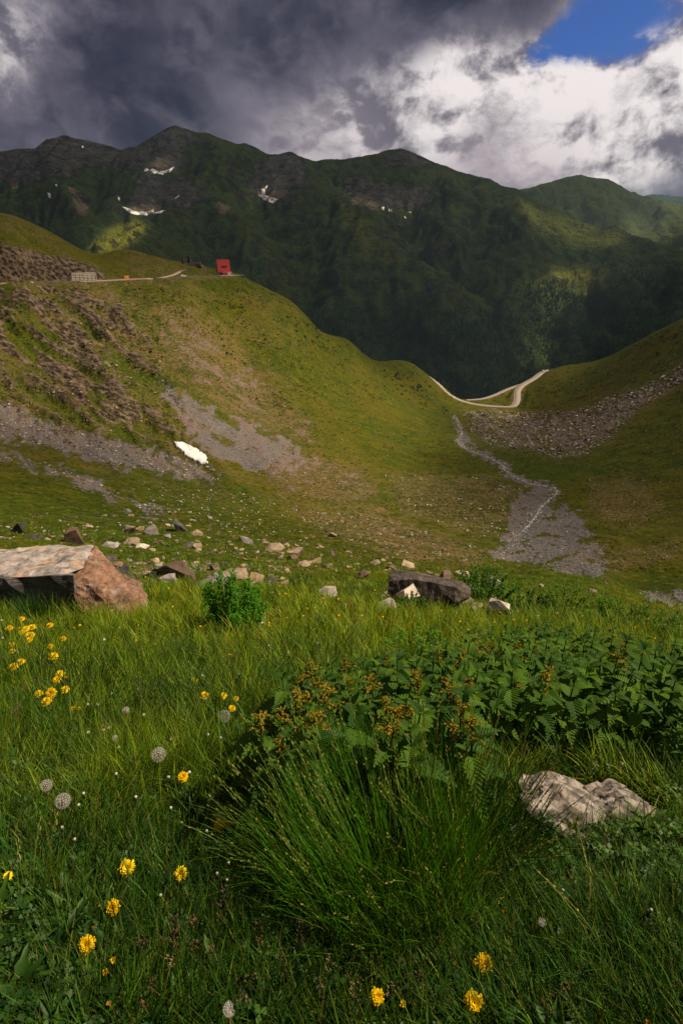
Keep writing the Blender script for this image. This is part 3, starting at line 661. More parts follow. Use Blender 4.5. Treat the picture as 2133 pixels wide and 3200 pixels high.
# ------------------------------------------------------------------ plain materials
def plain(name, col, rough=0.7, var=0.25, scale=3.0, spec=0.3, metal=0.0, bump=0.0, coord='Object'):
    m, g = newmat(name); P = g.n('ShaderNodeTexCoord').outputs[coord]
    n = g.noise(P, scale, 4, 0.6); c = g.mix(n, tuple(q * (1 - var) for q in col), tuple(min(1, q * (1 + var)) for q in col))
    b = g.n('ShaderNodeBsdfPrincipled', Base_Color=c, Roughness=rough, Metallic=metal); b.inputs['Specular IOR Level'].default_value = spec
    if bump:
        bp = g.n('ShaderNodeBump', Height=n, Distance=bump, Strength=0.8); g.L.new(bp.outputs[0], b.inputs['Normal'])
    g.L.new(b.outputs[0], g.out.inputs[0]); return m
def rock_mat(name, ca, cb, stain=None, scale=1.0, lines=0.0, stain_amt=0.5, strata=(1, 1, 4), bd=0.03):
    m, g = newmat(name); tc = g.n('ShaderNodeTexCoord').outputs['Object']
    rn = g.n('ShaderNodeObjectInfo').outputs['Random']
    P = g.vm('ADD', g.vm('SCALE', tc, scale=scale), g.vm('SCALE', (7.1, 3.3, 9.7), scale=rn))
    n1 = g.noise(P, 2.2, 6, 0.66); n2 = g.noise(P, 11.0, 5, 0.65)
    ns = g.noise(g.vm('MULTIPLY', P, strata), 2.5, 6, 0.6, 0.6)
    c = g.mix(g.rng(g.m('ADD', g.m('MULTIPLY', n1, 0.6), g.m('MULTIPLY', ns, 0.5)), 0.36, 0.74), ca, cb)
    c = g.mix(g.rng(n2, 0.52, 0.75, 0, 0.65), c, g.mix(0.7, c, tuple(q * 0.35 for q in ca)))
    if stain: c = g.mix(g.rng(g.noise(P, 1.3, 4, 0.6), 0.52, 0.66, 0, stain_amt), c, stain)
    if lines:
        w = g.n('ShaderNodeTexWave', {'wave_type': 'BANDS', 'bands_direction': 'Z'}, Vector=P, Scale=lines, Distortion=9.0, Detail=4.0, Detail_Scale=1.2)
        c = g.mix(g.rng(w.outputs['Fac'], 0.3, 0.05, 0, 0.7), c, tuple(q * 0.4 for q in ca))
        c = g.mix(g.rng(w.outputs['Fac'], 0.7, 0.95, 0, 0.5), c, tuple(min(1, q * 1.25) for q in cb))
    hv = g.m('MULTIPLY', g.rng(rn, 0, 1, 0.75, 1.2, False), 1.0)
    c = g.vm('SCALE', c, scale=hv)
    h = g.m('ADD', g.m('MULTIPLY', ns, 1.0), g.m('ADD', g.m('MULTIPLY', n1, 0.6), g.m('MULTIPLY', n2, 0.35)))
    if lines: h = g.m('ADD', h, g.m('MULTIPLY', w.outputs['Fac'], 0.35))
    bp = g.n('ShaderNodeBump', Height=h, Distance=bd / scale, Strength=0.9)
    b = g.n('ShaderNodeBsdfPrincipled', Base_Color=c, Roughness=0.85, Normal=bp.outputs[0]); b.inputs['Specular IOR Level'].default_value = 0.25
    g.L.new(b.outputs[0], g.out.inputs[0]); return m
RK = dict(grey=rock_mat('grey_rock', (0.13, 0.115, 0.115), (0.36, 0.325, 0.31), (0.30, 0.17, 0.09), stain_amt=0.35),
          tan=rock_mat('tan_rock', (0.17, 0.120, 0.08), (0.47, 0.355, 0.25), (0.30, 0.17, 0.08)),
          dark=rock_mat('dark_rock', (0.030, 0.026, 0.026), (0.135, 0.115, 0.105), (0.16, 0.09, 0.06)),
          brown=rock_mat('brown_rock', (0.055, 0.038, 0.030), (0.21, 0.135, 0.095), (0.26, 0.13, 0.06)),
          pale=rock_mat('pale_rock', (0.30, 0.25, 0.22), (0.62, 0.55, 0.50), (0.40, 0.26, 0.17), stain_amt=0.3))

# ------------------------------------------------------------------ rock shapes
def hull_mesh(name, pts, mat, cuts=2, amp=0.04, seed=0, smooth=False, fine=0.0, bevel=0.0):
    bm = bmesh.new()
    for p in pts: bm.verts.new(tuple(map(float, p)))
    r = bmesh.ops.convex_hull(bm, input=bm.verts)
    bmesh.ops.delete(bm, geom=list({e for e in list(r['geom_interior']) + list(r['geom_unused']) if isinstance(e, bmesh.types.BMVert)}), context='VERTS')
    bmesh.ops.dissolve_limit(bm, angle_limit=R(6), verts=bm.verts, edges=bm.edges)
    if bevel: bmesh.ops.bevel(bm, geom=list(bm.edges), offset=bevel, segments=1, affect='EDGES', profile=0.6)
    bmesh.ops.triangulate(bm, faces=bm.faces)
    if cuts:
        for _ in range(cuts):
            el = [e.calc_length() for e in bm.edges]; lim = np.percentile(el, 25)
            bmesh.ops.subdivide_edges(bm, edges=[e for e in bm.edges if e.calc_length() > lim], cuts=1, use_grid_fill=True)
            bmesh.ops.triangulate(bm, faces=bm.faces)
        bm.normal_update()
        co = np.array([v.co for v in bm.verts]); no = np.array([v.normal for v in bm.verts])
        s = np.ptp(co, 0).max()
        q = co / s * 4
        d = fbm(q[:, 0] + q[:, 2] * 1.7, q[:, 1] - q[:, 2] * 1.3, 6, seed, .62) + 0.6 * ridged(q[:, 0] * 2 + q[:, 2] * 3, q[:, 1] * 2 + q[:, 2], 3, seed + 3) - 0.2
        for i, v in enumerate(bm.verts): v.co = Vector(co[i] + no[i] * d[i] * amp * s)
    bmesh.ops.recalc_face_normals(bm, faces=bm.faces)
    me = bpy.data.meshes.new(name); bm.to_mesh(me); bm.free()
    if smooth: me.polygons.foreach_set('use_smooth', np.ones(len(me.polygons), bool))
    me.materials.append(mat); return me
def rand_rock_pts(r, flat=0.6, n=13, wedge=0.3):
    p = r.normal(size=(n, 3)); p /= np.linalg.norm(p, axis=1)[:, None]
    p *= r.uniform(0.75, 1.08, (n, 1)); p[:, 2] *= flat; p[:, 2] += p[:, 0] * wedge * r.uniform(-1, 1)
    p[:, 2] -= p[:, 2].min() + 0.18 * flat
    return p * 0.5
_rr = np.random.default_rng(5)
ROCKV = {}
for k in RK:
    ROCKV[k] = [hull_mesh('rock', rand_rock_pts(_rr, f, n, w), RK[k], 2, 0.030, i * 5 + 1) for i, (f, n, w) in enumerate([(0.6, 11, .3), (0.75, 12, .2), (0.45, 10, .5), (0.9, 12, .2), (0.55, 14, .6)])]
ROCKL = {k: [hull_mesh('rock', rand_rock_pts(_rr, f, 9, .3), RK[k], 0) for f in (0.5, 0.7, 0.9, 0.6)] for k in RK}
def put_rock(u, v, wpx, hpx, kind, label, name='rock', group=None, cat='rock', var=None, sink=0.12, lo=False):
    """(u, v) is the middle of the rock in the photograph; it stands on the ground below"""
    p = hit(u, v + hpx * 0.42)[0]
    if np.isnan(p[0]): return None
    dist = p[1] * CP - p[2] * SP; w = wpx * dist / FPX; h = hpx * dist / FPX
    src = (ROCKL if lo else ROCKV)[kind]; me = src[random.randrange(len(src)) if var is None else var % len(src)]
    o = mobj(name, me); rz = random.uniform(0, 6.28)
    zs = max(h * 1.15, w * 0.3)
    ext = me.vertices[0]
    o.location = (p[0], p[1] + w * .15, p[2] - zs * sink); o.scale = (w * 1.05, w * random.uniform(.8, 1.0), zs * 1.35); o.rotation_euler = (random.uniform(-.1, .1), random.uniform(-.1, .1), rz if w < 3 else random.uniform(-.4, .4))
    tag(o, label, cat, group); return o

# ------------------------------------------------------------------ roads
asph = plain('pale_asphalt', (0.30, 0.235, 0.205), 0.9, 0.18, 0.35, 0.2)
asph_d = plain('worn_shelf_road', (0.40, 0.31, 0.23), 0.95, 0.3, 0.3, 0.1)
paint = plain('road_paint', (0.62, 0.58, 0.52), 0.8, 0.1, 1.0)
conc = plain('grey_concrete', (0.17, 0.15, 0.14), 0.9, 0.3, 0.5, 0.2, bump=0.05)
def ribbon(pts, w, off=0.0, lift=0.0, thick=0.5):
    P = np.asarray(pts, float); T = np.gradient(P, axis=0); T[:, 2] = 0; T /= np.linalg.norm(T, axis=1)[:, None]
    N = np.stack([T[:, 1], -T[:, 0], 0 * T[:, 0]], -1)
    A = P + N * (off - w / 2); B = P + N * (off + w / 2); n = len(P)
    V = np.concatenate([A + [0, 0, lift], B + [0, 0, lift], A + [0, 0, lift - thick], B + [0, 0, lift - thick]])
    F = []
    for i in range(n - 1):
        F += [(i, i + n, i + n + 1, i + 1), (i, i + 1, i + 1 + 2 * n, i + 2 * n), (i + n, i + 3 * n, i + 1 + 3 * n, i + 1 + n)]
    F += [(0, 2 * n, 3 * n, n), (n - 1, 2 * n - 1, 4 * n - 1, 3 * n - 1)]
    return V, np.array(F)
def road(pts, w, label, mat, lines=True):
    V, F = ribbon(pts, w, 0, 0.05, 1.2); o = mobj('road', mesh_np('road', V, F, mat)); tag(o, label, 'road', kind='structure')
    if lines:
        for s in (-1, 1):
            V, F = ribbon(pts, 0.28, s * (w / 2 - 0.35), 0.056, 0.004); mobj('edge_line', mesh_np('edge_line', V, F, paint), o)
    return o
road(ROAD_SHELF, 7.0, 'narrow mountain road along the left slope', asph_d, False)
road(ROAD_UPPER, 5.0, 'upper road terrace behind a retaining wall', asph_d, False)
road(ROAD_LINK, 4.0, 'short link track between the two left roads', asph_d, False)
road(ROAD_VALLEY, 7.4, 'pale winding road with a bend across the valley lip', asph)
road(ROAD_LOWER, 5.4, 'lower pale road branch behind the bend', asph)

# retaining walls, avalanche barrier, stone pillars
def wall_along(name, pts, h, t, mat, label, cat, drop=0.0, parent=None):
    P = np.asarray(pts, float); V = []; F = []; n = len(P)
    T = np.gradient(P, axis=0); T[:, 2] = 0; T /= np.linalg.norm(T, axis=1)[:, None]; N = np.stack([T[:, 1], -T[:, 0], 0 * T[:, 0]], -1)
    rows = [P - N * t / 2 - [0, 0, drop], P + N * t / 2 - [0, 0, drop], P + N * t / 2 + [0, 0, h], P - N * t / 2 + [0, 0, h]]
    V = np.concatenate(rows)
    for i in range(n - 1):
        for a, b in ((0, 1), (1, 2), (2, 3), (3, 0)): F.append((a * n + i, b * n + i, b * n + i + 1, a * n + i + 1))
    F += [(0, 3 * n, 2 * n, n), (n - 1, 2 * n - 1, 3 * n - 1, 4 * n - 1)]
    o = mobj(name, mesh_np(name, V, np.array(F), mat), parent)
    if label: tag(o, label, cat)
    return o
def side(pts, off):
    P = np.asarray(pts, float); T = np.gradient(P, axis=0); T[:, 2] = 0; T /= np.linalg.norm(T, axis=1)[:, None]
    return P + np.stack([T[:, 1], -T[:, 0], 0 * T[:, 0]], -1) * off
stonew = rock_mat('wall_stone', (0.045, 0.036, 0.032), (0.15, 0.115, 0.095), None, 0.4, bd=0.05)
wu = wall_along('retaining_wall', side(ROAD_UPPER[8:], 2.9), 0.9, 0.8, stonew, 'dark stone retaining wall under the upper road terrace', 'wall', 4.2)
wl = wall_along('retaining_wall', side(ROAD_SHELF[16:36], 3.6), 0.5, 0.8, stonew, 'low dark roadside wall below the slatted barrier', 'wall', 2.6)
wl2 = wall_along('retaining_wall', side(ROAD_LINK[14:], 2.4), 0.5, 0.7, stonew, 'sloping dark wall under the link track beside the chalet', 'wall', 4.5)
wl3 = wall_along('retaining_wall', side(ROAD_SHELF[46:60], 3.6), 0.3, 0.7, stonew, 'short dark wall under the shelf road left of the white car', 'wall', 3.2)
pst = rock_mat('parapet_stone', (0.20, 0.15, 0.11), (0.46, 0.36, 0.27), None, 0.5, bd=.05)
wall_along('roadside_parapet', side(ROAD_SHELF[:22], 3.9), .55, .9, pst, 'low pale stone parapet on the shelf road left of the slatted barrier', 'wall', 1.2)
wall_along('roadside_parapet', side(ROAD_SHELF[30:46], 3.9), .45, .9, pst, 'low pale stone parapet by the orange van on the shelf road', 'wall', 1.0)
wall_along('roadside_parapet', side(ROAD_SHELF[58:], 3.9), .40, .9, pst, 'low pale stone parapet leading to the chalet', 'wall', 1.0)
wood_w = plain('weathered_timber', (0.58, 0.50, 0.43), 0.9, 0.3, 1.2, bump=0.02)
b0 = at(228, 879, 408); b1 = at(303, 878, 420); bar = empty('avalanche_barrier', (b0 + b1) / 2)
tag(bar, 'pale slatted avalanche barrier standing beside the shelf road under the cliff', 'barrier')
bd = (b1 - b0); L_ = float(np.hypot(bd[0], bd[1])); ang = math.atan2(bd[1], bd[0]); c_, s_ = math.cos(ang), math.sin(ang)
for i in range(7):
    t = -L_ / 2 + L_ * i / 6; MB().box((t * c_ + .25 * s_, t * s_ - .25 * c_, 2.4), (0.3, 0.3, 5.0), ang).build('post', wood_w, bar)
for i in range(5): MB().box((0.9 * 0 + (i - 2) * .12, 0, 0.9 + i * 1.02), (L_ + .5 - i * .35, 0.22, 0.52), ang).build('rail', wood_w, bar)
for (u, v0, v1, wpx, lab) in ((573, 822, 803, 6, 'slim dark stone pillar on the upper terrace'), (592, 820, 803, 9, 'broader dark stone stump beside the slim pillar on the upper terrace')):
    p = at(u, v0, 517); h = (v0 - v1) * 481 / FPX; w = wpx * 481 / FPX
    o = mobj('stone_pillar', hull_mesh('stone_pillar', np.concatenate([np.array([(-1, -1), (1, -1), (1, 1), (-1, 1)]) @ np.diag([w / 2, w / 2]) @ np.eye(2, 3) + [0, 0, -0.5], np.array([(-.8, -.8), (.7, -.8), (.8, .7), (-.7, .8)]) @ np.diag([w / 2, w / 2]) @ np.eye(2, 3) + [0, 0, h]]), stonew, 2, 0.03))
    o.location = tuple(p); tag(o, lab, 'pillar')

# ------------------------------------------------------------------ the red-roofed chalet
red = plain('red_sheet_roof', (0.42, 0.030, 0.022), 0.55, 0.2, 1.5, 0.4); cream = plain('cream_render', (0.62, 0.42, 0.30), 0.85, 0.12, 1.0)
redw = plain('red_boards', (0.50, 0.045, 0.035), 0.7, 0.15, 2.0); glass = plain('dark_glass', (0.02, 0.022, 0.028), 0.15, 0.1, 1.0, 0.5); white = plain('white_paint', (0.78, 0.75, 0.70), 0.6, 0.08, 2.0)
ch = empty('chalet', CHA + np.array([0, 0, 0.0]), R(16)); tag(ch, 'red-roofed mountain chalet with cream gable at the end of the shelf road', 'chalet')
hw, hl, eave, ridge = 4.0, 4.6, 4.6, 12.2          # ridge runs along local x
wm = MB(); wm.prism(None, [(-hl, -hw, -1.5), (-hl, hw, -1.5), (-hl, hw, eave), (-hl, 0, ridge - .5), (-hl, -hw, eave)], [(hl, -hw, -1.5), (hl, hw, -1.5), (hl, hw, eave), (hl, 0, ridge - .5), (hl, -hw, eave)])
wm.build('wall', cream, ch)
rf = empty('roof'); bpy.data.objects.remove(rf)
def slab(a, b, c, d, t, name, mat, parent):
    a, b, c, d = (Vector(q) for q in (a, b, c, d)); n = (b - a).cross(d - a).normalized() * t
    mb = MB(); mb.prism(None, [a, b, c, d], [a + n, b + n, c + n, d + n]); return mb.build(name, mat, parent)
sl = (ridge - eave) / hw
roof = slab((-hl - .7, -hw - .9, eave - .9 * sl), (hl + .5, -hw - .9, eave - .9 * sl), (hl + .5, 0, ridge), (-hl - .7, 0, ridge), .22, 'roof', red, ch)
slab((hl + .5, hw + .9, eave - .9 * sl), (-hl - .7, hw + .9, eave - .9 * sl), (-hl - .7, 0, ridge), (hl + .5, 0, ridge), .22, 'roof', red, ch)
for x in (-0.4, 1.9):
    dm = MB(); dm.box((x, -hw + 1.15, eave + 2.6), (1.2, 1.6, 1.3)); do = dm.build('dormer', redw, roof)
    MB().box((x, -hw + .33, eave + 2.65), (.8, .06, .8)).build('pane', glass, roof)
MB().box((3.2, 0.5, ridge + .3), (.7, .7, 1.8)).build('chimney', stonew, roof)
for (yy, zz) in ((-1.6, 2.6), (1.6, 2.6), (-1.4, 5.4), (1.4, 5.4), (0, 7.9)):
    f = MB().box((-hl - .05, yy, zz), (.10, 1.15, 1.35)).build('window', white, ch); MB().box((-hl - .115, yy, zz), (.05, .9, 1.1)).build('pane', glass, f)
an = MB(); an.prism(None, [(-1.6, -hw - 3.0, -2.0), (-1.6, -hw + .1, -2.0), (-1.6, -hw + .1, 3.4), (-1.6, -hw - 3.0, 2.4)], [(hl + 1.2, -hw - 3.0, -2.0), (hl + 1.2, -hw + .1, -2.0), (hl + 1.2, -hw + .1, 3.4), (hl + 1.2, -hw - 3.0, 2.4)])
an.build('annexe', redw, ch)
for x in (-.4, 1.4, 3.2): 
    f = MB().box((x, -hw - 3.04, .9), (1.1, .10, 1.1)).build('window', white, ch); MB().box((x, -hw - 3.10, .9), (.85, .05, .85)).build('pane', glass, f)
MB().box((-3.0, -hw - .05, .9), (1.2, .12, 2.2)).build('door', plain('dark_door', (0.06, .03, .02)), ch)
tr = MB().box((10.8, -2.0, -.5), (11.0, 6.0, 1.0)).build('terrace', conc, ch)
for i in range(7): MB().box((5.8 + i * 1.7, -4.85, .5), (.12, .12, 1.0)).build('railing_post', white, ch)
MB().box((10.9, -4.85, .95), (10.4, .1, .1)).build('railing', white, ch)

# ------------------------------------------------------------------ vehicles
tyre = plain('tyre', (0.02, 0.02, 0.02), 0.9)
def car_paint(n, c): return plain(n, c, 0.35, 0.05, 1.0, 0.5)
def vehicle(u, v, y, kind, colm, label, yaw, dz=0.42, name='car'):
    p = at(u, v, y); e = empty(name, (p[0], p[1], p[2]), yaw); tag(e, label, 'van' if kind == 'van' else 'car')
    if kind == 'car':
        prof = [(-2.1, .35), (2.1, .35), (2.15, .75), (1.95, .95), (1.0, 1.02), (.35, 1.48), (-1.2, 1.5), (-1.9, 1.05), (-2.15, .95)]; wd = .86
        gl = [(.95, 1.0), (.33, 1.44), (-1.15, 1.46), (-1.75, 1.05)]
    else:
        prof = [(-2.5, .4), (2.5, .4), (2.55, 1.0), (2.3, 1.25), (1.75, 2.25), (1.5, 2.4), (-2.5, 2.4)]; wd = 1.0
        gl = [(2.2, 1.3), (1.7, 2.2), (.6, 2.2), (.6, 1.3)]
    b = MB(); b.prism(None, [(x, -wd, z) for x, z in prof], [(x, wd, z) for x, z in prof]); b.build('body', colm, e)
    for s in (-1, 1):
        w = MB(); w.prism(None, [(x, s * (wd + .005), z) for x, z in gl], [(x, s * (wd + .03), z) for x, z in gl]); w.build('side_window', glass, e)
    w = MB(); x1, z1 = gl[0]; x2, z2 = gl[1]; w.poly([(x1 + .09, -wd * .85, z1 + .06), (x1 + .09, wd * .85, z1 + .06), (x2 + .09, wd * .85, z2 + .06), (x2 + .09, -wd * .85, z2 + .06)]); w.build('windscreen', glass, e)
    for x in (-1.35, 1.35):
        for s in (-1, 1):
            w = MB(); k = 12; w.prism(None, [(x + .33 * math.cos(a), s * (wd - .15), .33 + .33 * math.sin(a)) for a in np.linspace(0, 2 * math.pi, k, False)], [(x + .33 * math.cos(a), s * (wd + .06), .33 + .33 * math.sin(a)) for a in np.linspace(0, 2 * math.pi, k, False)]); w.build('wheel', tyre, e)
    for s in (-1, 1): MB().box((2.14 if kind == 'car' else 2.54, s * .6, .75), (.06, .3, .16)).build('headlight', white, e)
    return e
pw, po, pr, pb, pd = car_paint('white_car_paint', (.75, .75, .74)), car_paint('orange_van_paint', (.75, .32, .03)), car_paint('red_car_paint', (.45, .05, .04)), car_paint('black_car_paint', (.015, .015, .018)), car_paint('dark_red_car_paint', (.12, .02, .02))
def on_road(pts, t, off=0.0, lift=.06):
    P = np.asarray(pts); i = int(t * (len(P) - 2)); d = P[i + 1] - P[i]; n = np.array([d[1], -d[0], 0]) / np.hypot(d[0], d[1])
    p = P[i] + n * off + [0, 0, lift]; return p, math.atan2(d[1], d[0])
def veh(pts, t, off, kind, m, label, flip=False, name='car'):
    p, a = on_road(pts, t, off); u, v = proj(p); e = vehicle(u, v, p[1], kind, m, label, a + (math.pi if flip else 0), name=name); e.location = tuple(p)
def t_at(pts, u):
    P = np.asarray(pts); pu, _ = proj(P); return int(np.argmin(np.abs(pu - u))) / (len(P) - 2)
veh(ROAD_SHELF, t_at(ROAD_SHELF, 403), -.2, 'van', po, 'orange van on the shelf road right of the slatted barrier', name='van')
veh(ROAD_SHELF, t_at(ROAD_SHELF, 418), .8, 'car', pr, 'red car just behind the orange van on the shelf road')
veh(ROAD_SHELF, t_at(ROAD_SHELF, 577), 1.0, 'car', pw, 'white car on the shelf road between link track and chalet')
veh(ROAD_VALLEY, t_at(ROAD_VALLEY, 1418), 1.4, 'car', pw, 'white car on the left stretch of the valley road', True)
veh(ROAD_VALLEY, .845, -1.2, 'car', pw, 'white car on the right rise of the valley road just left of the black car')
veh(ROAD_VALLEY, .89, 1.2, 'car', pb, 'black car on the right rise of the valley road')
veh(ROAD_VALLEY, .965, -1.5, 'car', pw, 'white car parked at the right end of the valley road')
veh(ROAD_VALLEY, .995, 1.0, 'car', pd, 'dark red car at the far right end of the valley road')
q = CHA + [6.5, -5.5, .2]; e = vehicle(*proj(q), q[1], 'van', pw, 'white van parked in front of the red-roofed chalet', R(20), name='van'); e.location = (q[0], q[1], float(ground(q[0], q[1])) + .1)

# ------------------------------------------------------------------ snow
snow, g = newmat('old_snow'); P_ = g.n('ShaderNodeNewGeometry').outputs['Position']; n_ = g.noise(P_, 0.35, 5, 0.7); n2_ = g.noise(g.vm('MULTIPLY', P_, (1, 1, 3)), 1.1, 5, 0.7)
b_ = g.n('ShaderNodeBsdfPrincipled', Base_Color=g.mix(g.rng(g.m('ADD', g.m('MULTIPLY', n_, .5), g.m('MULTIPLY', n2_, .5)), 0.50, 0.66, 0, 0.75), (0.90, 0.86, 0.87), (0.42, 0.34, 0.32)), Roughness=0.8, Normal=g.n('ShaderNodeBump', Height=n2_, Distance=0.3, Strength=0.6).outputs[0]); g.L.new(b_.outputs[0], g.out.inputs[0])
def hit_m(u, v):
    u = np.asarray(u, float); v = np.asarray(v, float); dx, dy, dz = ray(u, v); res = np.full(u.shape, np.nan); prev = None; ys = np.linspace(1500, 4000, 900)
    for y in ys:
        t = y / dy; X_ = dx * t
        z = bil(MZ, (X_ - MX[0, 0]) / (MX[0, -1] - MX[0, 0]) * (MX.shape[1] - 1), np.full(u.shape, (y - MY[0, 0]) / (MY[-1, 0] - MY[0, 0]) * (MX.shape[0] - 1)))
        g = dz * t - z
        if prev is not None:
            c = np.isnan(res) & (g <= 0) & (prev > 0); res[c] = y
        prev = g
    t = res / dy; return np.stack([dx * t, dy * t, dz * t], -1)
def snow_patch(poly, label, on='m', step=2.0, lift=2.0, group='snow patches on the mountain'):
    P = np.array(poly, float); lo = P.min(0) - step; hi = P.max(0) + step
    uu, vv = np.meshgrid(np.arange(lo[0], hi[0] + step, step), np.arange(lo[1], hi[1] + step, step * .7))
    W3 = hit_m(uu, vv) if on == 'm' else hit(uu.ravel(), vv.ravel()).reshape(*uu.shape, 3)
    jk = 1.0 if on == 'm' else 2.6; ju = uu + fbm(uu / 9 / jk, vv / 7 / jk, 3, 5) * (2.5 * jk if on == 'm' else 14); jv = vv + fbm(uu / 9 / jk, vv / 7 / jk, 3, 6) * (1.6 * jk if on == 'm' else 8)
    ins = inpoly(ju, jv, P) & ~np.isnan(W3[..., 0])
    Z_ = W3.copy(); Z_[..., 2] += np.where(ins, lift, -lift)
    nr, nc = uu.shape; F = grid_faces(nr, nc); okf = ins.ravel()[F].any(1) & ~np.isnan(W3[..., 0]).ravel()[F].any(1)
    F = F[okf]
    if not len(F): return
    idx, inv = np.unique(F, return_inverse=True); Vp = Z_.reshape(-1, 3)[idx]
    o = mobj('snow_patch', mesh_np('snow_patch', Vp, inv.reshape(F.shape), snow, True)); tag(o, label, 'snow', group)
k1 = lambda L: [(x * .68, 300 + y * .68) for x, y in L]; k2 = lambda L: [(1066 + x * .68, 300 + y * .68) for x, y in L]
snow_patch(k1([(685, 345), (700, 335), (730, 347), (760, 345), (800, 327), (782, 350), (745, 363), (700, 356)]), 'crescent snow patch under the highest peak')
snow_patch(k1([(662, 342), (672, 334), (686, 338), (680, 348), (666, 350)]), 'small round snow patch left of the crescent under the highest peak')
snow_patch(k1([(762, 323), (770, 321), (773, 330), (764, 331)]), 'snow dot above the crescent under the highest peak', step=1.5)
snow_patch(k1([(562, 510), (580, 513), (610, 528), (640, 535), (680, 530), (712, 518), (708, 533), (675, 552), (630, 547), (590, 537)]), 'long curved snow patch low in the left cirque')
snow_patch(k1([(706, 540), (735, 530), (762, 526), (738, 539)]), 'thin snow sliver right of the long curved patch', step=1.5)
snow_patch(k1([(1198, 427), (1217, 427), (1217, 455), (1245, 468), (1277, 476), (1255, 495), (1210, 480), (1186, 458), (1203, 450)]), 'boot-shaped snow patch in the central cirque')
snow_patch(k1([(1220, 413), (1228, 412), (1226, 424), (1219, 424)]), 'snow dot above the boot-shaped patch', step=1.5)
snow_patch(k1([(215, 445), (228, 448), (239, 473), (225, 467)]), 'short steep snow patch at the far left', step=1.5)
snow_patch(k1([(256, 409), (265, 408), (264, 416), (256, 416)]), 'tiny snow dot above the short steep patch', step=1.5)
snow_patch(k1([(541, 463), (550, 465), (553, 483), (544, 480)]), 'small upright snow patch above the long curved one', step=1.5)
snow_patch(k1([(803, 470), (828, 454), (820, 466), (806, 476)]), 'slanting snow streak right of the left cirque', step=1.5)
snow_patch(k1([(375, 230), (384, 232), (384, 240), (377, 240)]), 'tiny snow dot just below the left summit', step=1.5)
snow_patch(k2([(184, 511), (198, 512), (195, 526), (187, 524)]), 'small square snow patch under the right cliff', step=1.5)
snow_patch(k2([(205, 522), (233, 520), (229, 531), (210, 531)]), 'flat snow patch under the right cliff', step=1.5)
snow_patch(k2([(302, 534), (322, 531), (319, 540)]), 'thin snow patch right of the flat one', step=1.5)
snow_patch(k2([(288, 554), (299, 553), (296, 562), (287, 561)]), 'tiny snow patch below the thin one on the right', step=1.5)
snow_patch([(546, 1380), (570, 1386), (600, 1396), (630, 1416), (645, 1432), (655, 1446), (632, 1449), (612, 1442), (588, 1432), (570, 1418), (556, 1400)], 'white snow remnant on the grey scree below the rock wall', 'g', 2.0, 0.6, group=None)

wm_, g = newmat('stream_water'); nz_ = g.noise(g.n('ShaderNodeNewGeometry').outputs['Position'], 1.5, 4)
b_ = g.n('ShaderNodeBsdfPrincipled', Base_Color=g.mix(g.rng(nz_, .45, .6), (0.10, 0.11, 0.12), (0.62, 0.62, 0.64)), Roughness=0.12, Normal=g.n('ShaderNodeBump', Height=nz_, Distance=0.2, Strength=0.6).outputs[0]); g.L.new(b_.outputs[0], g.out.inputs[0])  # pale flecks put into the water colour as sparkle
SW = smooth_line([(1416, 1298), (1441, 1345), (1430, 1387), (1480, 1414), (1562, 1450), (1584, 1478), (1640, 1508), (1736, 1530), (1716, 1560), (1684, 1592), (1664, 1624), (1632, 1660)], 12)
W3 = hit(SW[:, 0] + fbm(SW[:, 0] / 20, SW[:, 1] / 20, 2, 3) * 6, SW[:, 1]); W3 = W3[~np.isnan(W3[:, 0])]; W3[:, 2] += .12
Vw, Fw = ribbon(W3, 0.8, 0, 0.06, 0.4); so_ = mobj('water', mesh_np('water', Vw, Fw, wm_, True)); tag(so_, 'thin bright stream winding down the gravel bed', 'stream', kind='structure')
# ------------------------------------------------------------------ far forest (one mass of conifers)
needle = plain('conifer_needles', (0.026, 0.056, 0.024), 0.9, 0.6, 0.05, 0.1)
def conifer(name, seed, tiers=6, k=7):
    r = random.Random(seed); mb = MB(); mb.tube([(0, 0, 0), (0, 0, 1.0)], [0.022, 0.006], 5)
    for i in range(tiers):
        t = i / tiers; z0 = 0.10 + 0.84 * t; rad = 0.19 * (1 - t) ** 0.85 + 0.02; z1 = min(1.0, z0 + 0.26 * (1 - t * .5))
        b = len(mb.v); ph = r.uniform(0, 6)
        for q in range(k):
            a = ph + 2 * math.pi * q / k; rr = rad * r.uniform(.6, 1.15); mb.v.append((rr * math.cos(a), rr * math.sin(a), z0 - r.uniform(0, .05)))
        mb.v.append((0, 0, z1))
        for q in range(k): mb.f.append((b + q, b + (q + 1) % k, b + k))
    return mobj(name, mb.mesh(name, needle), link=False)
cons = [conifer('conifer', i) for i in range(4)]
n = 260000; ii = rng.integers(0, MX.size, n); jx = rng.uniform(-.5, .5, n) * (MX[0, 1] - MX[0, 0]); jy = rng.uniform(-.5, .5, n) * (MY[1, 0] - MY[0, 0])
px = MX.ravel()[ii] + jx; py = MY.ravel()[ii] + jy
dens = k_wood.ravel()[ii] * (0.25 + 0.75 * sst(fbm(px / 90, py / 90, 3, 71), -.35, .25))
vis = (MU.ravel()[ii] > -60) & (MU.ravel()[ii] < 2220) & (MV.ravel()[ii] < 1330)
ok = (rng.random(n) < dens) & vis
px, py = px[ok], py[ok]; pz = bil(MZ, (px - MX[0, 0]) / (MX[0, -1] - MX[0, 0]) * (MX.shape[1] - 1), (py - MY[0, 0]) / (MY[-1, 0] - MY[0, 0]) * (MX.shape[0] - 1))
n = len(px); print('trees', n)
hgt = rng.uniform(9, 21, n)
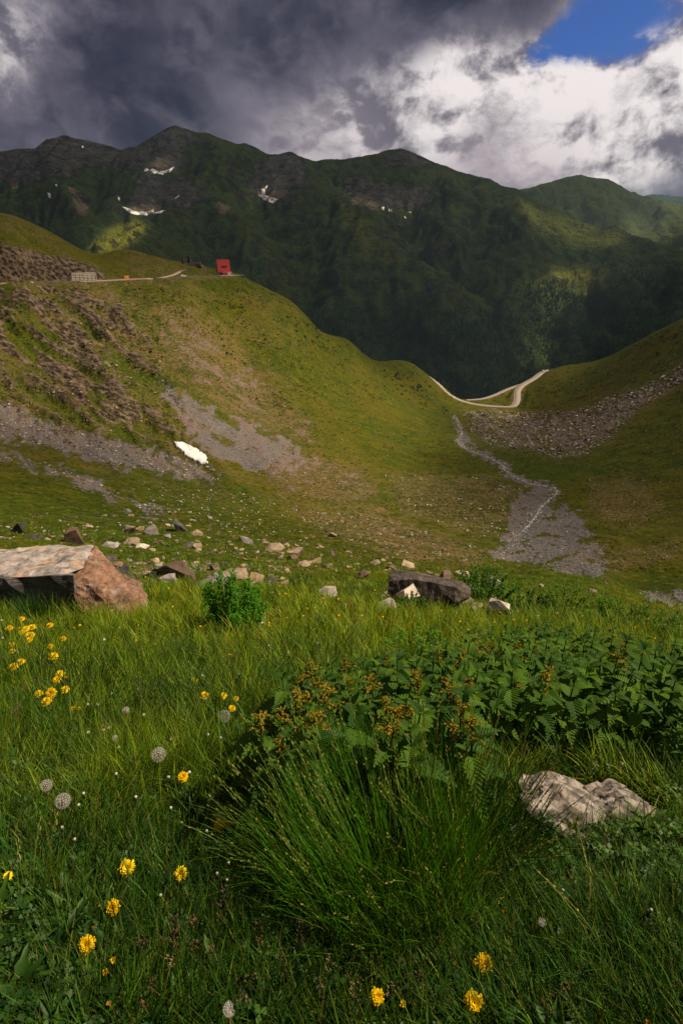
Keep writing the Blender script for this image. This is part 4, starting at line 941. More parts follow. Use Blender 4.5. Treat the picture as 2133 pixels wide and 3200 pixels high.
scatter('conifer_forest', np.stack([px, py, pz - .6], -1), np.stack([0 * px, 0 * px, rng.uniform(0, 6.28, n)], -1), np.stack([hgt * .85, hgt * .85, hgt], -1), cons, rng.integers(0, 4, n), 'dark conifer forest on the lower mountainside', 'forest')
# dwarf pine and juniper above the tree line
def bush_proto(name, seed, mat, k=26):
    r = random.Random(seed); mb = MB()
    for i in range(k):
        a = r.uniform(0, 6.28); e = r.uniform(0.05, 1.5); d = Vector((math.cos(a) * math.cos(e), math.sin(a) * math.cos(e), math.sin(e) * .7)) * r.uniform(.3, .5)
        t = d.cross(Vector((0, 0, 1))).normalized() * .13; u_ = d.cross(t).normalized() * .13
        mb.v += [tuple(d - t), tuple(d + u_ + d * .2), tuple(d + t), tuple(d - u_)]; b = len(mb.v) - 4; mb.f += [(b, b + 1, b + 2, b + 3)]
    return mobj(name, mb.mesh(name, mat), link=False)
jun = plain('juniper_green', (0.030, 0.050, 0.014), 0.9, 0.4, 0.4, 0.1)
bushes = [bush_proto('juniper', i, jun) for i in range(3)]
n = 26000; ii = rng.integers(0, MX.size, n); px = MX.ravel()[ii] + rng.uniform(-9, 9, n); py = MY.ravel()[ii] + rng.uniform(-5, 5, n)
ok = (MU.ravel()[ii] > -50) & (MU.ravel()[ii] < 2200) & (MV.ravel()[ii] > 700) & (MV.ravel()[ii] < 1250) & (fbm(px / 120, py / 120, 3, 91) > -.02)
px, py = px[ok], py[ok]; pz = bil(MZ, (px - MX[0, 0]) / (MX[0, -1] - MX[0, 0]) * (MX.shape[1] - 1), (py - MY[0, 0]) / (MY[-1, 0] - MY[0, 0]) * (MX.shape[0] - 1)); n = len(px)
scatter('juniper_scrub', np.stack([px, py, pz], -1), np.stack([0 * px, 0 * px, rng.uniform(0, 6.28, n)], -1), rng.uniform(4, 11, n), bushes, rng.integers(0, 3, n), 'low dark scrub on the upper mountainside', 'scrub')
# dark shrubs and outcrops on the spur
def ground_pts(poly, n):
    P = np.array(poly, float); lo, hi = P.min(0), P.max(0); u = rng.uniform(lo[0], hi[0], n * 4); v = rng.uniform(lo[1], hi[1], n * 4)
    k = inpoly(u, v, P); return u[k][:n], v[k][:n]
uu, vv = [], []
for poly, n in (([(900, 980), (1000, 1010), (1040, 1090), (960, 1090), (890, 1030)], 60), ([(1170, 1150), (1300, 1180), (1360, 1290), (1300, 1280), (1200, 1210)], 110), ([(1320, 1180), (1350, 1210), (1400, 1290), (1370, 1300)], 40), ([(1900, 1110), (2133, 1010), (2133, 1090), (1990, 1130)], 40), ([(1640, 1190), (1960, 1100), (1700, 1180)], 16), ([(640, 1000), (760, 1080), (900, 1180), (700, 1120)], 30)):
    a, b = ground_pts(poly, n); uu.append(a); vv.append(b)
uu = np.concatenate(uu); vv = np.concatenate(vv); kk = fbm(uu / 28, vv / 22, 2, 5) > -.02; uu, vv = uu[kk], vv[kk]; Q = hit(uu, vv); Q = Q[~np.isnan(Q[:, 0])]; n = len(Q)
scatter('slope_scrub', Q, np.stack([0 * Q[:, 0], 0 * Q[:, 0], rng.uniform(0, 6.28, n)], -1), 1.0 + 4.2 * rng.random(n) ** 2, bushes, rng.integers(0, 3, n), 'dark juniper scrub dotting the near spurs', 'scrub')

hum = [bush_proto('hummock', 40 + i, plain('hummock_%d' % i, c, 0.95, 0.35, 0.4, 0.05), 22) for i, c in enumerate(((0.062, 0.062, 0.006), (0.034, 0.046, 0.005), (0.12, 0.084, 0.020)))]
uu = rng.uniform(-40, 2170, 26000); vv = rng.uniform(900, 1790, 26000); Q = hit(uu, vv, n=500)
ok = ~np.isnan(Q[:, 0]) & (Q[:, 1] > 30) & (fbm(uu / 130, vv / 60, 3, 311) + rng.normal(0, .2, len(uu)) > .0); Q = Q[ok]; uu = uu[ok]; vv = vv[ok]
cs = bil(c_scree, (Q[:, 0] / (Q[:, 1] + C0) + 1) / 2 * (NC - 1), (np.log(Q[:, 1] + C0) - gr[0]) / (gr[-1] - gr[0]) * (NR - 1)); ok = cs < .25
for pts_, hw_, bl_ in ROADS: ok &= seg_dist(Q[:, 0], Q[:, 1], pts_)[0] > hw_ + 2
Q = Q[ok]; n = len(Q); hs_ = Q[:, 1] * rng.uniform(.0014, .0042, n) + .12
scatter('turf_hummocks', Q, np.stack([0 * Q[:, 0], 0 * Q[:, 0], rng.uniform(0, 6.28, n)], -1), np.stack([hs_ * 1.6, hs_ * 1.6, hs_ * .8], -1), hum, rng.choice(3, n, p=[.45, .3, .25]), 'rough turf hummocks covering the valley slopes', 'turf')
# ------------------------------------------------------------------ boulders and stones
def boulder(pts, mat, label, cuts=3, amp=0.02, seed=1, name='boulder', parent=None, bevel=0.0, base=None, smooth=False, sink=0.0):
    P = np.array(pts); c = P.mean(0) if base is None else np.array(base)
    me = hull_mesh(name, P - c, mat, cuts, amp, seed, smooth, bevel=bevel)
    o = mobj(name, me, parent); o.location = tuple(c - np.array([0, 0, sink]))
    if label: tag(o, label, 'boulder')
    return o
def ax(L, dz=0.0): return [at(u, v, y) + [0, 0, dz] for u, v, y in L]
# big slab at the left edge: grey top, dark layered front, rusty broken end
m_top = rock_mat('slab_top', (0.10, 0.085, 0.08), (0.42, 0.36, 0.34), (0.46, 0.24, 0.11), 2.0, strata=(1, 1.3, 1), stain_amt=0.6, bd=.04)
m_lay = rock_mat('slab_layers', (0.030, 0.028, 0.029), (0.210, 0.185, 0.175), None, 1.6, strata=(1, 1, 7), bd=.05)
m_rust = rock_mat('rusty_rock', (0.060, 0.032, 0.022), (0.30, 0.165, 0.105), (0.36, 0.30, 0.27), 2.6, strata=(3, 1, 2), bd=.04)
base = at(150, 1860, 7.4); bl = empty('boulder', base); tag(bl, 'huge grey slab boulder with a rusty broken end in the grass at left', 'boulder')
def sub_boulder(pts, mat, name, cuts, amp, seed):
    me = hull_mesh(name, np.array(pts) - base, mat, cuts, amp, seed); return mobj(name, me, bl)
s1 = sub_boulder(ax([(-320, 1745, 8.6), (92, 1719, 8.7), (245, 1706, 8.5), (292, 1711, 8.0), (-320, 1825, 6.95), (0, 1816, 6.95), (60, 1806, 6.9), (126, 1798, 6.85), (210, 1792, 6.75), (262, 1772, 7.1), (-320, 1840, 8.6), (240, 1800, 8.7)]), m_top, 'slab', 5, 0.030, 3)
s2 = sub_boulder(ax([(-320, 1832, 6.89), (0, 1822, 6.84), (60, 1812, 6.81), (126, 1804, 6.76), (230, 1797, 6.66), (-320, 1960, 7.09), (0, 1955, 7.04), (250, 1945, 6.69), (235, 1900, 6.64), (-320, 1790, 8.5), (200, 1780, 8.5), (-320, 1900, 8.6), (200, 1890, 8.6)]), m_lay, 'layered_front', 5, 0.026, 8)
s3 = sub_boulder(ax([(297, 1707, 7.95), (318, 1733, 7.9), (334, 1765, 7.75), (218, 1812, 6.78), (268, 1766, 7.12), (245, 1890, 6.5), (290, 1930, 6.4), (400, 1945, 6.5), (420, 1850, 6.9), (383, 1800, 7.5), (330, 1850, 6.62)]), m_rust, 'broken_end', 5, 0.034, 15)
s4 = sub_boulder(ax([(383, 1797, 7.6), (433, 1822, 7.5), (459, 1862, 7.4), (470, 1887, 7.3), (462, 1940, 7.2), (380, 1950, 6.5), (300, 1920, 6.6), (330, 1830, 6.9), (340, 1780, 7.7), (360, 1900, 6.55)]), m_rust, 'broken_toe', 5, 0.040, 21)
# dark block in the middle with pale stones before it
m_blk = rock_mat('blocky_dark_rock', (0.020, 0.017, 0.017), (0.150, 0.120, 0.105), (0.20, 0.14, 0.11), 1.4, strata=(3, 1, 1), bd=.07)
boulder(ax([(1226, 1778, 13.6), (1345, 1797, 13.2), (1383, 1810, 12.9), (1448, 1822, 12.6), (1470, 1840, 12.3), (1466, 1866, 12.1), (1418, 1882, 11.8), (1375, 1886, 11.8), (1211, 1858, 12.4), (1216, 1815, 12.6), (1300, 1812, 12.3), (1420, 1836, 11.9), (1240, 1860, 14), (1440, 1880, 13.6), (1290, 1790, 14.2)]), m_blk, 'dark blocky boulder lying in the middle of the meadow edge', 4, 0.03, 31)
boulder(ax([(1234, 1858, 11.9), (1290, 1823, 12.0), (1312, 1862, 11.7), (1268, 1874, 11.5), (1240, 1880, 12.6), (1310, 1880, 12.6), (1262, 1845, 11.75)]), RK['pale'], 'pale pointed boulder leaning against the left front of the dark blocky boulder', 3, .015, 33)
boulder(ax([(1183, 1882, 11.0), (1216, 1867, 11.2), (1228, 1872, 11.0), (1254, 1908, 10.8), (1188, 1915, 10.7), (1200, 1900, 11.6), (1250, 1920, 11.5)]), RK['pale'], 'pale rounded boulder left of the dark blocky boulder in bright grass', 3, .012, 35)
boulder(ax([(1518, 1908, 10.9), (1526, 1880, 11.0), (1533, 1867, 11.1), (1560, 1876, 10.9), (1592, 1888, 10.9), (1590, 1906, 10.7), (1520, 1920, 11.6), (1590, 1920, 11.5)]), RK['pale'], 'pale grey boulder right of the dark block at the nettle edge', 3, .015, 37)
for (u, v, w, h, k, lab) in ((1195, 1862, 34, 18, 'tan', 'small tan stone between the two pale boulders left of the dark block'), (1207, 1853, 26, 20, 'tan', 'small tan stone touching the left end of the dark block'), (1365, 1880, 60, 24, 'grey', 'flat grey stone under the front of the dark block'), (1400, 1893, 62, 34, 'grey', 'grey cracked stone in front of the dark block'), (1432, 1888, 40, 30, 'grey', 'grey stone at the right foot of the dark block'),
                             (1463, 1876, 40, 22, 'tan', 'tan stone off the right end of the dark block'), (1490, 1890, 52, 26, 'tan', 'long tan stone left of the pale grey boulder'), (1478, 1900, 40, 18, 'pale', 'pale flat stone below the long tan one'), (1610, 1912, 40, 12, 'tan', 'thin tan stone right of the pale grey boulder'), (1360, 1900, 44, 20, 'pale', 'pale rubble stone below the dark block')):
    put_rock(u, v, w, h, k, lab)
# weathered outcrop at lower right
m_gn = rock_mat('folded_gneiss', (0.11, 0.09, 0.08), (0.34, 0.285, 0.255), (0.09, 0.050, 0.032), 3.0, lines=2.2, strata=(1, 1, 3), stain_amt=.5, bd=.03)
boulder(ax([(1631, 2402, 1.629), (1699, 2393, 1.662), (1753, 2408, 1.662), (1835, 2446, 1.629), (1631, 2475, 1.463), (1665, 2520, 1.363), (1719, 2565, 1.317), (1781, 2600, 1.264), (1876, 2620, 1.237), (1900, 2560, 1.330), (1880, 2470, 1.563), (1660, 2480, 1.729), (1850, 2500, 1.795), (1680, 2600, 1.530), (1860, 2680, 1.330), (1760, 2450, 1.463)]), m_gn, 'grey weathered boulder with wavy banding at lower right', 5, .050, 51, sink=.035)
boulder(ax([(1840, 2450, 1.609), (1910, 2431, 1.629), (1971, 2450, 1.609), (2019, 2491, 1.563), (2121, 2552, 1.496), (2116, 2585, 1.430), (2032, 2605, 1.330), (1880, 2620, 1.277), (1890, 2540, 1.363), (1860, 2520, 1.662), (2100, 2560, 1.729), (1980, 2640, 1.463), (1960, 2490, 1.430)]), m_gn, 'broken reddish-grey boulder at the right edge beside the banded one', 5, .060, 57, sink=.03)
m_lich = rock_mat('lichen_rock', (0.05, 0.04, 0.03), (0.33, 0.26, 0.20), (0.40, 0.34, 0.28), 4.0, bd=.03)
for i, (u, v, w, h, lab) in enumerate(((1870, 2402, 80, 50, 'lichen-spotted rock behind the banded boulder at lower right'), (1940, 2400, 66, 44, 'small mottled rock right of the lichen-spotted one'), (1975, 2380, 40, 40, 'small upright stone at the nettle foot behind the right boulder'), (1810, 2366, 44, 24, 'half-hidden dark stone under the nettles behind the banded boulder'))):
    o = put_rock(u, v, w, h, 'tan' if i % 2 else 'grey', lab, sink=.25)
# stones one can name on the slope behind the slab
c5 = lambda x, y: (x * .68, 1400 + y * .68); c6 = lambda x, y: (1066 + x * .68, 1650 + y * .68)
NAMED = [(c5, 75, 350, 130, 70, 'dark', 'big dark rock at the left edge above the slab'), (c5, 160, 397, 72, 38, 'dark', 'low dark rock right of the big dark one at the left edge'), (c5, 330, 400, 110, 62, 'brown', 'brown split rock above the middle of the slab'), (c5, 225, 447, 68, 28, 'brown', 'flat brown rock just above the slab top'), (c5, 502, 425, 108, 60, 'grey', 'rounded grey rock above the slab tip'), (c5, 492, 487, 92, 48, 'dark', 'dark slanting rock touching the slab tip'),
         (c5, 590, 362, 60, 48, 'tan', 'tan rock at the head of the pale stone cluster'), (c5, 640, 355, 60, 40, 'tan', 'tan angular rock beside the grey round one'), (c5, 695, 372, 68, 46, 'grey', 'round grey rock at the right of the tan cluster'), (c5, 840, 350, 82, 56, 'dark', 'dark pointed rock high in the turf'), (c5, 905, 385, 50, 28, 'tan', 'small tan rock right of the dark pointed one'), (c5, 610, 418, 80, 44, 'tan', 'tan wedge rock in the loose rubble'), (c5, 655, 445, 60, 36, 'pale', 'pale rubble block below the tan wedge'), (c5, 700, 460, 50, 26, 'tan', 'small tan block at the right of the rubble'),
         (c5, 785, 397, 56, 34, 'grey', 'small grey rock below the dark pointed one'), (c5, 860, 435, 72, 34, 'dark', 'flat dark rock in the green turf'), (c5, 905, 444, 48, 26, 'tan', 'tan rock touching the flat dark rock'), (c5, 1130, 412, 60, 44, 'grey', 'lone grey round rock in the turf'), (c5, 785, 525, 178, 130, 'brown', 'big brown block boulder behind the slab'), (c5, 715, 545, 60, 80, 'dark', 'dark stone wedged under the big brown block'), (c5, 660, 565, 90, 60, 'dark', 'dark slab piece left of the big brown block'), (c5, 565, 560, 92, 44, 'dark', 'dark flat slab between the big slab and brown block'),
         (c5, 530, 528, 72, 30, 'brown', 'brown flat stone by the slab tip'), (c5, 600, 600, 80, 44, 'dark', 'dark low stone beside the rusty end'), (c5, 655, 625, 80, 44, 'grey', 'grey low stone right of the rusty end'), (c5, 770, 598, 90, 44, 'grey', 'grey flat stone below the big brown block'), (c5, 955, 582, 196, 92, 'grey', 'smooth pale grey dome boulder right of the brown block'), (c5, 1080, 568, 130, 76, 'tan', 'angular tan boulder right of the smooth dome'), (c5, 1172, 585, 84, 64, 'tan', 'smaller tan boulder next to the angular one'), (c5, 1245, 595, 70, 56, 'dark', 'dark notched boulder near the willowherb'), (c5, 1302, 595, 66, 60, 'tan', 'tan upright boulder right of the notched one'),
         (c5, 985, 535, 60, 50, 'brown', 'brown pointed boulder behind the smooth dome'), (c5, 1490, 655, 118, 54, 'pale', 'pale lying boulder in the bright meadow'), (c5, 1258, 450, 84, 42, 'tan', 'long tan boulder in the upper turf'), (c5, 1355, 455, 100, 50, 'tan', 'tan hollow boulder right of the long one'), (c5, 1345, 492, 84, 36, 'brown', 'brown boulder below the hollow one'), (c5, 1440, 500, 84, 50, 'tan', 'tan split boulder on the right of the upper turf'), (c5, 1395, 528, 62, 26, 'tan', 'low tan stone below the split boulder'), (c5, 1490, 528, 62, 36, 'brown', 'brown stone right of the low tan one'), (c5, 1528, 388, 40, 36, 'tan', 'small tan stone high on the right turf'),
         (c6, 305, 160, 68, 36, 'tan', 'tan rounded boulder above the dark block'), (c6, 155, 152, 46, 24, 'tan', 'small tan stone left above the dark block'), (c6, 105, 205, 84, 50, 'brown', 'brown double boulder left of the dark block'), (c6, 320, 192, 50, 26, 'brown', 'small brown boulder just above the dark block'), (c6, 225, 172, 52, 36, 'brown', 'brown stone above the left end of the dark block'), (c6, 425, 195, 70, 50, 'tan', 'tan boulder at the left of the stone row'), (c6, 480, 210, 90, 50, 'brown', 'wide brown boulder in the stone row'), (c6, 560, 205, 70, 36, 'tan', 'tan boulder right in the stone row'), (c6, 612, 205, 56, 36, 'pale', 'pale stone at the right of the stone row'), (c6, 665, 215, 66, 56, 'grey', 'grey stone at the far right of the stone row'), (c6, 705, 245, 70, 36, 'grey', 'grey rubble stone before the green shrub'), (c6, 30, 458, 64, 26, 'pale', 'pale flat stone sunk in the meadow grass'), (c6, 920, 262, 30, 14, 'tan', 'small tan stone on the green mound'), (c6, 1160, 288, 44, 16, 'tan', 'long tan stone on the green mound')]
for (f, x, y, w, h, k, lab) in NAMED:
    u, v = f(x, y); put_rock(u, v, w * .80, h * .90, k, lab, sink=.26)
# countless stones: the 240 largest as things, the rest one mass
ST = []
def stones(poly, n, lo, hi, kinds, pw_=2.2):
    u, v = ground_pts(poly, n); s = lo + (hi - lo) * rng.random(len(u)) ** pw_
    ST.append((u, v, s, rng.choice(len(kinds), len(u)), kinds))
stones(FIELD[0], 4600, 3.5, 15, ['tan', 'grey', 'pale', 'brown'], 2.6); stones(FIELD[1], 400, 2.5, 6, ['tan', 'pale']); stones(FIELD[2], 300, 3, 8, ['tan', 'grey'])
stones(FIELD[3], 900, 3, 15, ['tan', 'brown', 'grey'], 2.8); stones(FIELD[4], 1100, 2.5, 11, ['tan', 'brown', 'pale'], 2.8)
stones(SCREE[0], 1100, 2.5, 7, ['grey', 'dark']); stones(SCREE[1], 2200, 3, 14, ['grey', 'pale', 'dark', 'tan'], 2.8); stones(SCREE[2], 800, 3, 11, ['grey', 'pale', 'tan'], 2.4)
stones(RIVER[0], 1500, 2.5, 9, ['grey', 'pale', 'dark'], 3.0); stones(RIVER[1], 150, 4, 10, ['grey', 'dark'])
stones(BROWN[0], 900, 3, 9, ['tan', 'brown']); stones(BROWN[1], 900, 2.5, 7, ['tan', 'brown']); stones(ROCKWALL[1:9], 800, 3.5, 14, ['tan', 'brown', 'dark', 'tan'], 2.2)
stones([(0, 1620), (300, 1590), (600, 1600), (900, 1700), (880, 1800), (500, 1780), (250, 1690), (0, 1690)], 520, 5, 30, ['tan', 'grey', 'grey', 'brown', 'dark'], 3.2)
stones([(600, 1720), (1050, 1660), (1300, 1750), (1250, 1790), (900, 1790)], 350, 5, 24, ['tan', 'brown'], 2.6); stones([(430, 1500), (900, 1560), (1050, 1650), (850, 1680), (500, 1600)], 500, 3, 13, ['grey', 'tan', 'pale'], 2.6)
stones([(330, 1760), (480, 1760), (560, 1820), (420, 1850), (330, 1800)], 120, 8, 30, ['dark', 'grey', 'brown'], 2.0); stones([(560, 1000), (1500, 1300), (1600, 1600), (800, 1500)], 700, 2.5, 6, ['tan', 'brown']); stones([(1640, 1220), (2133, 1050), (2133, 1700), (1800, 1500)], 700, 2.5, 6, ['tan', 'brown', 'pale'])
stones([(1180, 1860), (1640, 1900), (1600, 1925), (1380, 1915), (1250, 1890)], 90, 6, 18, ['tan', 'pale', 'grey'], 2)
BRAID = [(1415, 1300), (1440, 1345), (1432, 1385), (1480, 1412), (1560, 1447), (1582, 1475), (1640, 1506), (1735, 1528), (1722, 1556), (1684, 1590), (1662, 1622), (1622, 1662), (1592, 1690), (1560, 1745)]
bp_ = smooth_line(BRAID, 10); ii = rng.integers(0, len(bp_), 900); wd_ = 5 + 14 * sst(bp_[ii, 1], 1450, 1700)
ST.append((bp_[ii, 0] + rng.normal(0, 1, 900) * wd_, bp_[ii, 1] + rng.normal(0, 1, 900) * wd_ * .5, 3 + 7 * rng.random(900) ** 2.2, np.zeros(900, int), ['pale']))
stones([(340, 1745), (900, 1765), (880, 1835), (560, 1835), (440, 1845), (350, 1800)], 260, 7, 42, ['tan', 'grey', 'dark', 'brown'], 2.4)
KN = list(RK); U_ = np.concatenate([s[0] for s in ST]); V_ = np.concatenate([s[1] for s in ST]); S_ = np.concatenate([s[2] for s in ST]); K_ = np.concatenate([np.array([KN.index(q) for q in s[4]])[s[3]] for s in ST])
Q = hit(U_, V_); ok = ~np.isnan(Q[:, 0]) & (Q[:, 1] > 10.5); Q, S_, K_, V_, U_ = Q[ok], S_[ok], K_[ok], V_[ok], U_[ok]
dist = Q[:, 1] * CP - Q[:, 2] * SP; W_ = S_ * dist / FPX
order = np.argsort(-S_); big = order[:240]; rest = order[240:]
def zone(u, v):
    if v < 1470: return 'stone lying on the far slopes of the valley'
    if u > 1480: return 'stone lying by the gravel stream bed'
    if v < 1600: return 'stone lying on the middle turf below the scree'
    if u < 560: return 'loose stone scattered around the slab boulder slope'
    return 'loose stone scattered on the turf above the meadow'
CN = dict(grey='grey', tan='tan', dark='dark', brown='brown', pale='pale')
zc_ = {}
def nth(k): return '%d%s' % (k, 'th' if 10 <= k % 100 <= 20 else {1: 'st', 2: 'nd', 3: 'rd'}.get(k % 10, 'th'))
for i in big[np.argsort(U_[big])]:
    k = KN[K_[i]]; o = mobj('stone', ROCKV[k][int(rng.integers(5))]); w = W_[i]
    o.location = (Q[i, 0], Q[i, 1], Q[i, 2] - w * .20); o.scale = (w * 1.1, w * rng.uniform(.7, 1), w * rng.uniform(.6, .95)); o.rotation_euler = (rng.uniform(-.25, .25), rng.uniform(-.25, .25), rng.uniform(0, 6.28))
    z = zone(U_[i], V_[i]); zc_[(k, z)] = zc_.get((k, z), 0) + 1; tag(o, CN[k] + ' ' + z + ', ' + nth(zc_[(k, z)]) + ' from left', 'stone', CN[k] + ' stones: ' + z)
protos = []; pid = {}
for ki, k in enumerate(KN):
    for j, me in enumerate(ROCKL[k]):
        pid[(ki, j)] = len(protos); o = bpy.data.objects.new('pebble_%02d' % len(protos), me); protos.append(o)
n = len(rest); idx = np.array([pid[(K_[i], int(rng.integers(4)))] for i in rest])
scatter('scattered_stones', Q[rest] - np.stack([0 * W_[rest], 0 * W_[rest], W_[rest] * .08], -1), np.stack([rng.uniform(-.3, .3, n), rng.uniform(-.3, .3, n), rng.uniform(0, 6.28, n)], -1), np.stack([W_[rest] * 1.1, W_[rest] * rng.uniform(.6, 1, n), W_[rest] * rng.uniform(.6, 1.1, n)], -1), protos, idx, 'countless small stones strewn over the slopes', 'stones')
# ------------------------------------------------------------------ foreground plants
def leaf_mat(name, ca, cb, trans=0.35, gloss=0.06, patch=1.2, veins=False, rough=0.55, ct=None, blade=False):
    m, g = newmat(name); geo = g.n('ShaderNodeNewGeometry'); P = geo.outputs['Position']; rn = g.n('ShaderNodeObjectInfo').outputs['Random']
    f = g.m('ADD', g.m('MULTIPLY', g.noise(P, patch, 3, 0.6), 0.9), g.m('MULTIPLY', g.m('SUBTRACT', rn, 0.5), 0.55))
    c = g.mix(g.rng(f, 0.2, 0.75), ca, cb)
    if blade:
        bl = g.n('ShaderNodeSeparateColor', Color=g.n('ShaderNodeAttribute', {'attribute_name': 'tone'}).outputs['Color'])
        c = g.mix(g.rng(bl.outputs[1], 0.93, 0.98, 0, 0.7), c, (0.26, 0.215, 0.04))
        c = g.vm('SCALE', c, scale=g.rng(bl.outputs[0], 0.0, 1.0, 0.26, 1.55, False))
    nrm = None
    if veins:
        o = g.n('ShaderNodeTexCoord').outputs['Object']; sx = g.n('ShaderNodeSeparateXYZ', Vector=o)
        t = g.m('SUBTRACT', sx.outputs[0], g.m('MULTIPLY', g.m('ABSOLUTE', sx.outputs[1]), 0.9))
        w = g.m('SINE', g.m('MULTIPLY', t, 62.0)); mid = g.rng(g.m('ABSOLUTE', sx.outputs[1]), 0.0, 0.02)
        c = g.mix(g.rng(w, 0.85, 1.0, 0, 0.22), c, g.mix(0.5, c, (0.08, 0.13, 0.04)))
        c = g.mix(g.m('SUBTRACT', 1.0, mid), c, g.mix(0.5, c, (0.14, 0.18, 0.06)))
        bp = g.n('ShaderNodeBump', Height=g.m('ADD', g.m('MULTIPLY', w, -0.5), g.noise(o, 30, 2)), Distance=0.010, Strength=0.4); nrm = bp.outputs[0]
    d = g.n('ShaderNodeBsdfDiffuse', Color=c, Normal=nrm); tl = g.n('ShaderNodeBsdfTranslucent', Color=g.mix(1.0, c, ct or (1.5, 1.35, 0.55), 'MULTIPLY'), Normal=nrm)
    mx = g.n('ShaderNodeMixShader', i0=trans, i1=d.outputs[0], i2=tl.outputs[0])
    gl = g.n('ShaderNodeBsdfGlossy', Color=(.9, .95, .85, 1), Roughness=rough, Normal=nrm)
    mx2 = g.n('ShaderNodeMixShader', i0=gloss * 0.16, i1=mx.outputs[0], i2=gl.outputs[0])
    g.L.new(mx2.outputs[0], g.out.inputs[0]); return m
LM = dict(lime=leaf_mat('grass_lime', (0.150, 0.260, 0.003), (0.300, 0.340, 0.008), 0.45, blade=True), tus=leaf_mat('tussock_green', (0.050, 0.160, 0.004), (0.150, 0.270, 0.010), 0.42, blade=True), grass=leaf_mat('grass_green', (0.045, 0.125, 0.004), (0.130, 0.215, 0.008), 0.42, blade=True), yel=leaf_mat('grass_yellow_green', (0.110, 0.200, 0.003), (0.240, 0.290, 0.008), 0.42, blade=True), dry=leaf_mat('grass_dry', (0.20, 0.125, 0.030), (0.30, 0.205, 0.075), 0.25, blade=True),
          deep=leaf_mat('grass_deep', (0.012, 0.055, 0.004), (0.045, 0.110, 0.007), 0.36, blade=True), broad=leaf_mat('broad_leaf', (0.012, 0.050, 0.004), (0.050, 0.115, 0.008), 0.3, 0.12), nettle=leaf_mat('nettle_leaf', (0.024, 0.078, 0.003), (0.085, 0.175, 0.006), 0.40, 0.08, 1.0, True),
          stem=leaf_mat('green_stem', (0.060, 0.090, 0.018), (0.10, 0.120, 0.025), 0.1), rstem=leaf_mat('reddish_stem', (0.16, 0.070, 0.030), (0.24, 0.120, 0.055), 0.1), catkin=leaf_mat('nettle_catkin', (0.27, 0.185, 0.016), (0.37, 0.290, 0.035), 0.4, 0.0, 3.0, ct=(1.2, 1.0, .5)),
          petal=leaf_mat('yellow_petal', (0.90, 0.58, 0.008), (0.95, 0.70, 0.015), 0.3, 0.0, 2.0, ct=(1.0, .95, .6)), opetal=leaf_mat('orange_petal', (0.62, 0.24, 0.010), (0.75, 0.36, 0.015), 0.3, 0.0, 2.0, ct=(1, .9, .6)), pappus=leaf_mat('white_pappus', (0.62, 0.58, 0.54), (0.80, 0.76, 0.72), 0.4, 0.0, ct=(1, 1, 1)),
          seed=leaf_mat('brown_spikelet', (0.13, 0.076, 0.055), (0.32, 0.205, 0.15), 0.15, 0.0, 5.0), tip=leaf_mat('pale_seed_tip', (0.24, 0.250, 0.040), (0.36, 0.340, 0.075), 0.3, 0.0), shrub=leaf_mat('shrub_leaf', (0.026, 0.100, 0.006), (0.095, 0.190, 0.012), 0.35, 0.08, 0.8), willow=leaf_mat('willowherb_leaf', (0.055, 0.180, 0.008), (0.150, 0.290, 0.014), 0.38, 0.06, 1.5))
class BL:
    """strips of blades, one mesh"""
    def __init__(s): s.V = []; s.F = []; s.n = 0; s.C = []; s.r = random.Random(5)
    def blade(s, p, d, L, w, bend, seg=4, tw=0.0, prof=None):
        """p base, d horizontal lean direction (x, y), bend: how far it arches over"""
        dx, dy = d; ht = math.hypot(dx, dy) + 1e-9; ux, uy = dx / ht, dy / ht; sx, sy = -uy, ux
        a = math.atan2(ht, 1.0); x, y, z = p; b = s.n; step = L / seg
        for i in range(seg + 1):
            t = i / seg; ww = w * ((1 - t) ** 0.7 if prof is None else prof(t)) * 0.5
            c, q = math.cos(tw * t), math.sin(tw * t)
            ex, ey, ez = sx * c + ux * q * .5, sy * c + uy * q * .5, q * .3
            if i < seg: s.V.append((x - ex * ww, y - ey * ww, z - ez * ww)); s.V.append((x + ex * ww, y + ey * ww, z + ez * ww)); s.n += 2
            else: s.V.append((x, y, z)); s.n += 1
            a2 = a + bend * t; x += ux * math.sin(a2) * step; y += uy * math.sin(a2) * step; z += math.cos(a2) * step
        tn = (s.r.random() ** 1.3, s.r.random(), 0.0); s.C += [tn] * (s.n - b)
        for i in range(seg - 1): s.F.append((b + 2 * i, b + 2 * i + 1, b + 2 * i + 3, b + 2 * i + 2))
        s.F.append((b + 2 * seg - 2, b + 2 * seg - 1, b + 2 * seg))
    def mesh(s, name, mat, smooth=True): return mesh_np(name, np.array(s.V), s.F, mat, smooth, {'tone': np.array(s.C)})
def tuft(name, seed, n, L, w, spread, lean, bend, mat, seg=4, link=False):
    r = random.Random(seed); b = BL()
    for i in range(n):
        a = r.uniform(0, 6.28); rr = spread * math.sqrt(r.random()); ln = lean * r.uniform(.2, 1.3); a2 = a + r.uniform(-.8, .8)
        b.blade((rr * math.cos(a), rr * math.sin(a), -0.01), (math.cos(a2) * ln, math.sin(a2) * ln), L * r.uniform(.5, 1.1), w * r.uniform(.7, 1.2), bend * r.uniform(.3, 1.4), seg, r.uniform(-1, 1))
    return mobj(name, b.mesh(name, mat), link=link)
